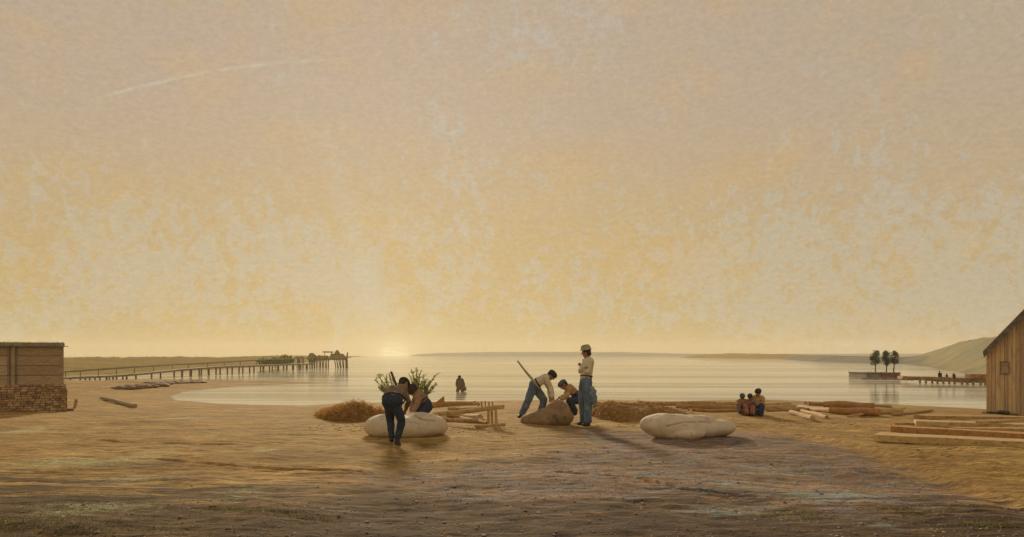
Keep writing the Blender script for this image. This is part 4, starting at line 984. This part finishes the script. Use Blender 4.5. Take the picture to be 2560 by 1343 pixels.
stilt('outermost and largest stilt hut of the old pier with a hump on its roof', 825, 864, 883, 898, 917, [(843, -4), (850, -6), (856, -3), (862, 0)], lump=(836, 850, 875), shape='ridge')
D = 176
tag(MB().tube([W(807, 880, D), W(833, 880.5, D)], .12, 8).build('crosspiece', M['pierwood']), 'thin dark crosspiece above the low wide stilt hut', 'crosspiece')
MBp = MB(); MBp.tube([W(812, 880, D), W(812, 892, D)], .07, 6); MBp.tube([W(829, 880.5, D), W(829, 892, D)], .07, 6)
tag(MBp.build('prop_pair', M['pierwood']), 'pair of thin props holding the dark crosspiece over the low wide stilt hut', 'props')
tag(MB().tube([W(868, 921, D), W(867, 896, D), W(869, 881, D)], [.2, .17, .12], 8).build('post', M['pierwood']), 'tall single mooring post at the outer end of the old pier', 'post')

# ================================================================== MOLE, TREES, JETTY (right)
mD = dist_w(948)
def mole():
    a = W(2166, 948, mD); b = W(2204, 948, mD); c = W(2260, 948, mD-1)
    root = empty('mole', Vector((b.x, mD, WZ)), 'low stone and red brick mole carrying three trees in the right water', 'mole')
    h = 14.5*mD/F
    def courses(x0, x1, y, n, m, nm):
        mb = MB()
        for i in range(n):
            hh = h/n; x = x0+random.uniform(-.3, 0)
            while x < x1:
                w_ = random.uniform(.35, .6); xe = min(x+w_, x1)
                mb.box(((max(x, x0)+xe)/2, y+2.5, WZ+i*hh+hh/2), (xe-max(x, x0)-.02, 5+random.uniform(-.08, .08), hh-.015)); x = xe
        return mb.build(nm, m, root)
    courses(a.x, b.x-.01, mD, 3, M['moleg'], 'stone_end'); courses(b.x, c.x, mD-.15, 4, M['moleb'], 'brick_wall')
    MB().box(((a.x+c.x)/2, mD+2.5, WZ+h+.03), (c.x-a.x+.1, 5.2, .07)).build('coping', M['roof'], root)
    rb = MB()
    for i in range(70): rb.ell((random.uniform(a.x-.5, c.x+.5), mD-.2-random.random()*.5, WZ+random.uniform(-.05, .06)), (random.uniform(.10, .28), .2, random.uniform(.06, .17)), None, 8, 5)
    for i in range(60): rb.ell((random.uniform(a.x-.05, c.x), mD+random.random()*.8, WZ+h+.05), (random.uniform(.08, .3), .15, random.uniform(.03, .09)), None, 7, 5)
    tag(rb.build('rubble', M['moleg'], root), kind='stuff')
    return h
mh = mole()
for i, (px, x0, x1, yt, yb, lab) in enumerate(((2188.5, 2175, 2200, 876, 914, 'left tree of the three on the mole, with a leaning oval crown'), (2215.7, 2204, 2229, 877, 915, 'middle tree of the three on the mole, the broadest and darkest'), (2233.6, 2226, 2247, 877, 911, 'right tree of the three on the mole, the thinnest crown'))):
    D = mD+2; s = D/F; b = Vector(((px-CX)/F*D, D, WZ+mh+.06)); root = empty('tree', b, lab, 'tree', 'trees on the mole')
    cx_ = (x0+x1)/2; c = W(cx_, (yt+yb)/2, D); tr = MB(); tr.tube([b, lerp(b, c, .5)+Vector((.03, 0, 0)), c+Vector((0, 0, .3))], [.075, .055, .02], 7)
    for q in range(7):
        st = lerp(b, c, random.uniform(.5, .95)); e = c+Vector((random.uniform(-.4, .4), random.uniform(-.3, .3), random.uniform(-.1, .7))); tr.tube([st, e], [.03, .008], 5)
    tr.build('trunk', M['bark'], root)
    mb = MB(); rx = (x1-x0)/2*s; rz = (yb-yt)/2*s
    for q in range([9, 11, 7][i]):
        cc = c+Vector((random.uniform(-.62, .62)*rx, random.uniform(-.5, .5)*rx, random.uniform(-.72, .72)*rz)); r_ = random.uniform(.28, .42)*rx
        leafy(mb, cc, r_*1.2, r_, r_*1.3, 110, .13)
    leafy(mb, c, rx, rx*.8, rz, 420, .12); mb.build('crown', M['leaf'], root)

def jetty():
    root = None; pts = [(2262, 941, 950), (2330, 943, 953), (2400, 945.5, 956), (2470, 946.5, 958), (2560, 948, 961), (2640, 950, 963)]
    def at(px): yb = np.interp(px, [p[0] for p in pts], [p[2]+5 for p in pts]); D = dist_w(yb); return D, W(px, np.interp(px, [p[0] for p in pts], [p[1] for p in pts]), D), W(px, np.interp(px, [p[0] for p in pts], [p[2]-1 for p in pts]), D)
    D, t, b = at(2360); root = empty('jetty', Vector((t.x, D, WZ)), 'rust brown plank jetty on short posts between the mole and the hut', 'jetty')
    mb = MB(); xs = list(np.arange(2256, 2640, 4.0))
    for i in range(len(xs)-1):
        D0, t0, b0 = at(xs[i]); D1, t1, b1 = at(xs[i+1]-.3); s = Vector((.3, 1.8, 0)); j = Vector((0, 0, random.uniform(-.03, .03))); k2 = Vector((0, 0, random.uniform(-.08, .08)))
        mb.hexa([b0+k2, b1+k2, b1+s+k2, b0+s+k2], [t0+j, t1+j, t1+s+j, t0+s+j])
    mb.build('deck', M['jetty'], root)
    for z in (1200, 1310, 1430, 1530, 1640, 1750, 1850, 1990, 2090, 2200, 2340, 2430):
        px = 2140+z/7.53; D, t, b = at(px); MB().tube([Vector((b.x, D-.05, WZ-.3)), Vector((b.x, D-.05, b.z+.1))], .10, 8).build('post', M['pierwood'], root)
    D, t, b = at(2448)
    bx = MB()
    for i in range(6): bx.box((t.x-.55+i*.24, D+.7, t.z+.17), (.22, .9, .38+random.uniform(-.03, .03)))
    tag(bx.build('crate', M['jetty']), 'rust coloured slatted crate on the jetty beside the hut wall', 'crate')
    return at
jat = jetty()
for i, (px, ht, lab) in enumerate(((2350, 15, 'dark upright person seated on the jetty, leftmost of three'), (2367, 9.5, 'low hunched dark person on the jetty, middle of three'), (2385, 12, 'dark person sitting on the jetty, rightmost of three'))):
    D, t, b = jat(px); s = ht/15.0; D += .7; y0 = 888+(EYE-t.z)*F/D
    person(lab, dict(head=(px-1*s, y0-12.5*s), neck=(px-.3, y0-10*s), shL=(px-3.4*s, y0-9*s, 0), shR=(px+3.2*s, y0-9*s, 0), elL=(px-4.5*s, y0-5*s, 0), haL=(px-2*s, y0-3*s, -.15), elR=(px+4*s, y0-5*s), haR=(px+1*s, y0-3*s, -.15),
        pelvis=(px, y0-2*s), hipL=(px-1.5*s, y0-2*s), hipR=(px+1.5*s, y0-2*s), knL=(px-3*s, y0-3.5*s, -.3), knR=(px+3*s, y0-3.5*s, -.3), anL=(px-3*s, y0-.6, -.5), anR=(px+3*s, y0-.6, -.5), toL=(px-3*s, y0, -.6), toR=(px+3*s, y0, -.6)),
        D, .72*s, face=(-.6, -.6, 0), top='navy', bottom='navy', hat=('cap', 'hair'), voxel=.03, fine=False, ground=t.z, group=None, baggy=1.5)

# ================================================================== BUSHES BEHIND THE LEFT BOULDER
def bush(label, base, D, stems):
    root = empty('bush', Vector((W(*base, D).x, D, H(W(*base, D).x, D))), label, 'bush')
    st = MB(); lf = MB(); b0 = W(*base, D); g0 = Vector((b0.x, D, H(b0.x, D)))
    for tx, ty, dd in stems:
        tip = W(tx, ty, D+dd); mid = lerp(b0, tip, .5)+Vector((random.uniform(-.04, .04), 0, -.05)); P_ = [g0, b0, lerp(b0, mid, .6), mid, lerp(mid, tip, .5), tip]
        st.tube(P_, [.016, .014, .012, .009, .007, .003], 5)
        segs = [(P_[i], P_[i+1]) for i in range(2, 5)]
        for _ in range(9):
            a, b = random.choice(segs); p = lerp(a, b, random.random()); d = (b-a).normalized()+Vector((random.gauss(0, .7), random.gauss(0, .5), random.gauss(.3, .5))); d.normalize(); q = p+d*random.uniform(.05, .13); st.tube([p, q], [.005, .002], 4)
            for _ in range(12): lf.leaf(lerp(p, q, random.uniform(.3, 1)), d+Vector((random.gauss(0, .6), random.gauss(0, .6), random.gauss(0, .6))), random.uniform(.025, .055), .016)
        for _ in range(120):
            a, b = random.choice(segs); p = lerp(a, b, random.random()); lf.leaf(p, (b-a).normalized()+Vector((random.gauss(0, .6), random.gauss(0, .6), random.gauss(0, .6))), random.uniform(.025, .055), .016)
    st.build('stem', M['bark'], root); lf.build('foliage', M['leafb'], root)
bush('thin leafy bush leaning left behind the stooping man with the stick', (992, 1000), 18.9,
     [(938, 950, .1), (944, 938, .2), (950, 962, -.1), (954, 975, .1), (962, 945, 0), (968, 955, .2), (973, 936, -.1), (960, 968, .1), (981, 950, .1), (947, 968, .2)])
bush('taller leafy bush fanning out to the right behind the crouching man in the smock', (1048, 1000), 19.3,
     [(1026, 942, .1), (1032, 934, 0), (1042, 922, .2), (1050, 934, -.1), (1058, 938, .2), (1063, 950, 0), (1075, 952, .1), (1086, 940, -.1), (1090, 958, .2), (1083, 972, .1), (1036, 950, .1), (1070, 965, .1), (1046, 945, .2), (1054, 955, 0)])

# ================================================================== GRASS, PEBBLES
def grass_patch(mb, c, rx, ry, n, h):
    for _ in range(n):
        x = c.x+random.gauss(0, rx); y = c.y+random.gauss(0, ry); p = Vector((x, y, H(x, y) if False else c.z)); mb.leaf(p, (random.gauss(0, .35), random.gauss(0, .35), 1), h*random.uniform(.5, 1.3), h*.12)
def scatter_grass(name, patches, label):
    xs = []; P_ = []
    for px, py, rx, ry, n, h in patches:
        g = ground_pt0(px, py)
        for _ in range(n): P_.append((g[0]+random.gauss(0, rx), g[1]+random.gauss(0, ry), h*random.uniform(.5, 1.3)))
    zz = hgt([p[0] for p in P_], [p[1] for p in P_]); mb = MB()
    for (x, y, h), z_ in zip(P_, zz): mb.leaf(Vector((x, y, z_-.005)), (random.gauss(0, .5), random.gauss(0, .5), 1), h, h*.14)
    tag(mb.build(name, M['grass']), label, 'grass', kind='stuff')
scatter_grass('grass', [(560, 1278, .18, .06, 500, .035), (680, 1283, .2, .06, 400, .03), (760, 1295, .15, .05, 300, .03), (150, 1325, .7, .25, 700, .04), (40, 1320, .4, .25, 400, .04), (330, 1335, .5, .15, 350, .03),
    (1980, 1285, .16, .06, 400, .035), (2040, 1298, .14, .05, 300, .03), (2240, 1278, .15, .05, 300, .035), (2290, 1290, .12, .05, 250, .03), (2480, 1318, .2, .08, 500, .035), (200, 1240, .5, .2, 700, .02), (250, 1275, .6, .12, 900, .022)],
    'short dark grass tufts scattered over the foreground earth')
mb = MB()
for _ in range(420):
    x = random.uniform(.02, 1.0) if random.random() < .8 else random.uniform(-.15, .05)
    q = L_(x, -.03-abs(random.gauss(0, .07)), 0); q.z = H(q.x, q.y)-.01; hh = random.uniform(.05, .17)*(1.3 if .35 < x < .75 else .8); mb.leaf(q, (random.gauss(0, .3), random.gauss(0, .3), 1), hh, hh*.12)
tag(mb.build('weeds', M['grass']), 'dark green weeds growing along the foot of the hut wall', 'weeds', kind='stuff')
N = 3600; P_ = []
while len(P_) < N:
    py = random.uniform(1075, 1420); px = random.uniform(-60, 2620)
    right = px > 2560-(1290-py)*2.4-120 if py < 1290 else False
    if px < 1000-(1343-py)*-.2 and py < 1240 and random.random() < .88: continue
    if py < 1240 and px > 1950+(py-1083)*3.0: continue
    if px < 900 and py < 1200 and random.random() < .8: continue
    P_.append(ground_pt0(px+random.gauss(0, 8), py))
zz = hgt([p[0] for p in P_], [p[1] for p in P_]); mb = MB()
for (x, y), z_ in zip(P_, zz):
    r_ = random.uniform(.004, .013)*(1 if random.random() < .93 else 1.8); mb.ell(Vector((x, y, z_+r_*.15)), (r_*random.uniform(.8, 1.5), r_, r_*.55), Matrix.Rotation(random.random()*3, 3, 'Z'), 6, 4)
tag(mb.build('pebbles', M['pebble'], smooth=True), 'small mixed pebbles strewn over the dark shingle', 'pebbles', kind='stuff')

# ================================================================== HAZE
hb = MB(); hb.box((0, 1175, 14), (4840, 2560, 36)); hz = hb.build('haze', None) if False else None
me = bpy.data.meshes.new('haze'); me.from_pydata(hb.v, [], hb.f); hz = bpy.data.objects.new('haze', me); COL.objects.link(hz)
hm = bpy.data.materials.new('haze_air'); hm.use_nodes = True; t = NT(hm.node_tree); t.n.clear()
pv = t.new('ShaderNodeVolumePrincipled'); pv.inputs['Color'].default_value = (.93, .87, .74, 1); pv.inputs['Density'].default_value = .00028; pv.inputs['Anisotropy'].default_value = .2
ho = t.new('ShaderNodeOutputMaterial'); t.l.new(pv.outputs[0], ho.inputs['Volume']); me.materials.append(hm); tag(hz, kind='stuff')
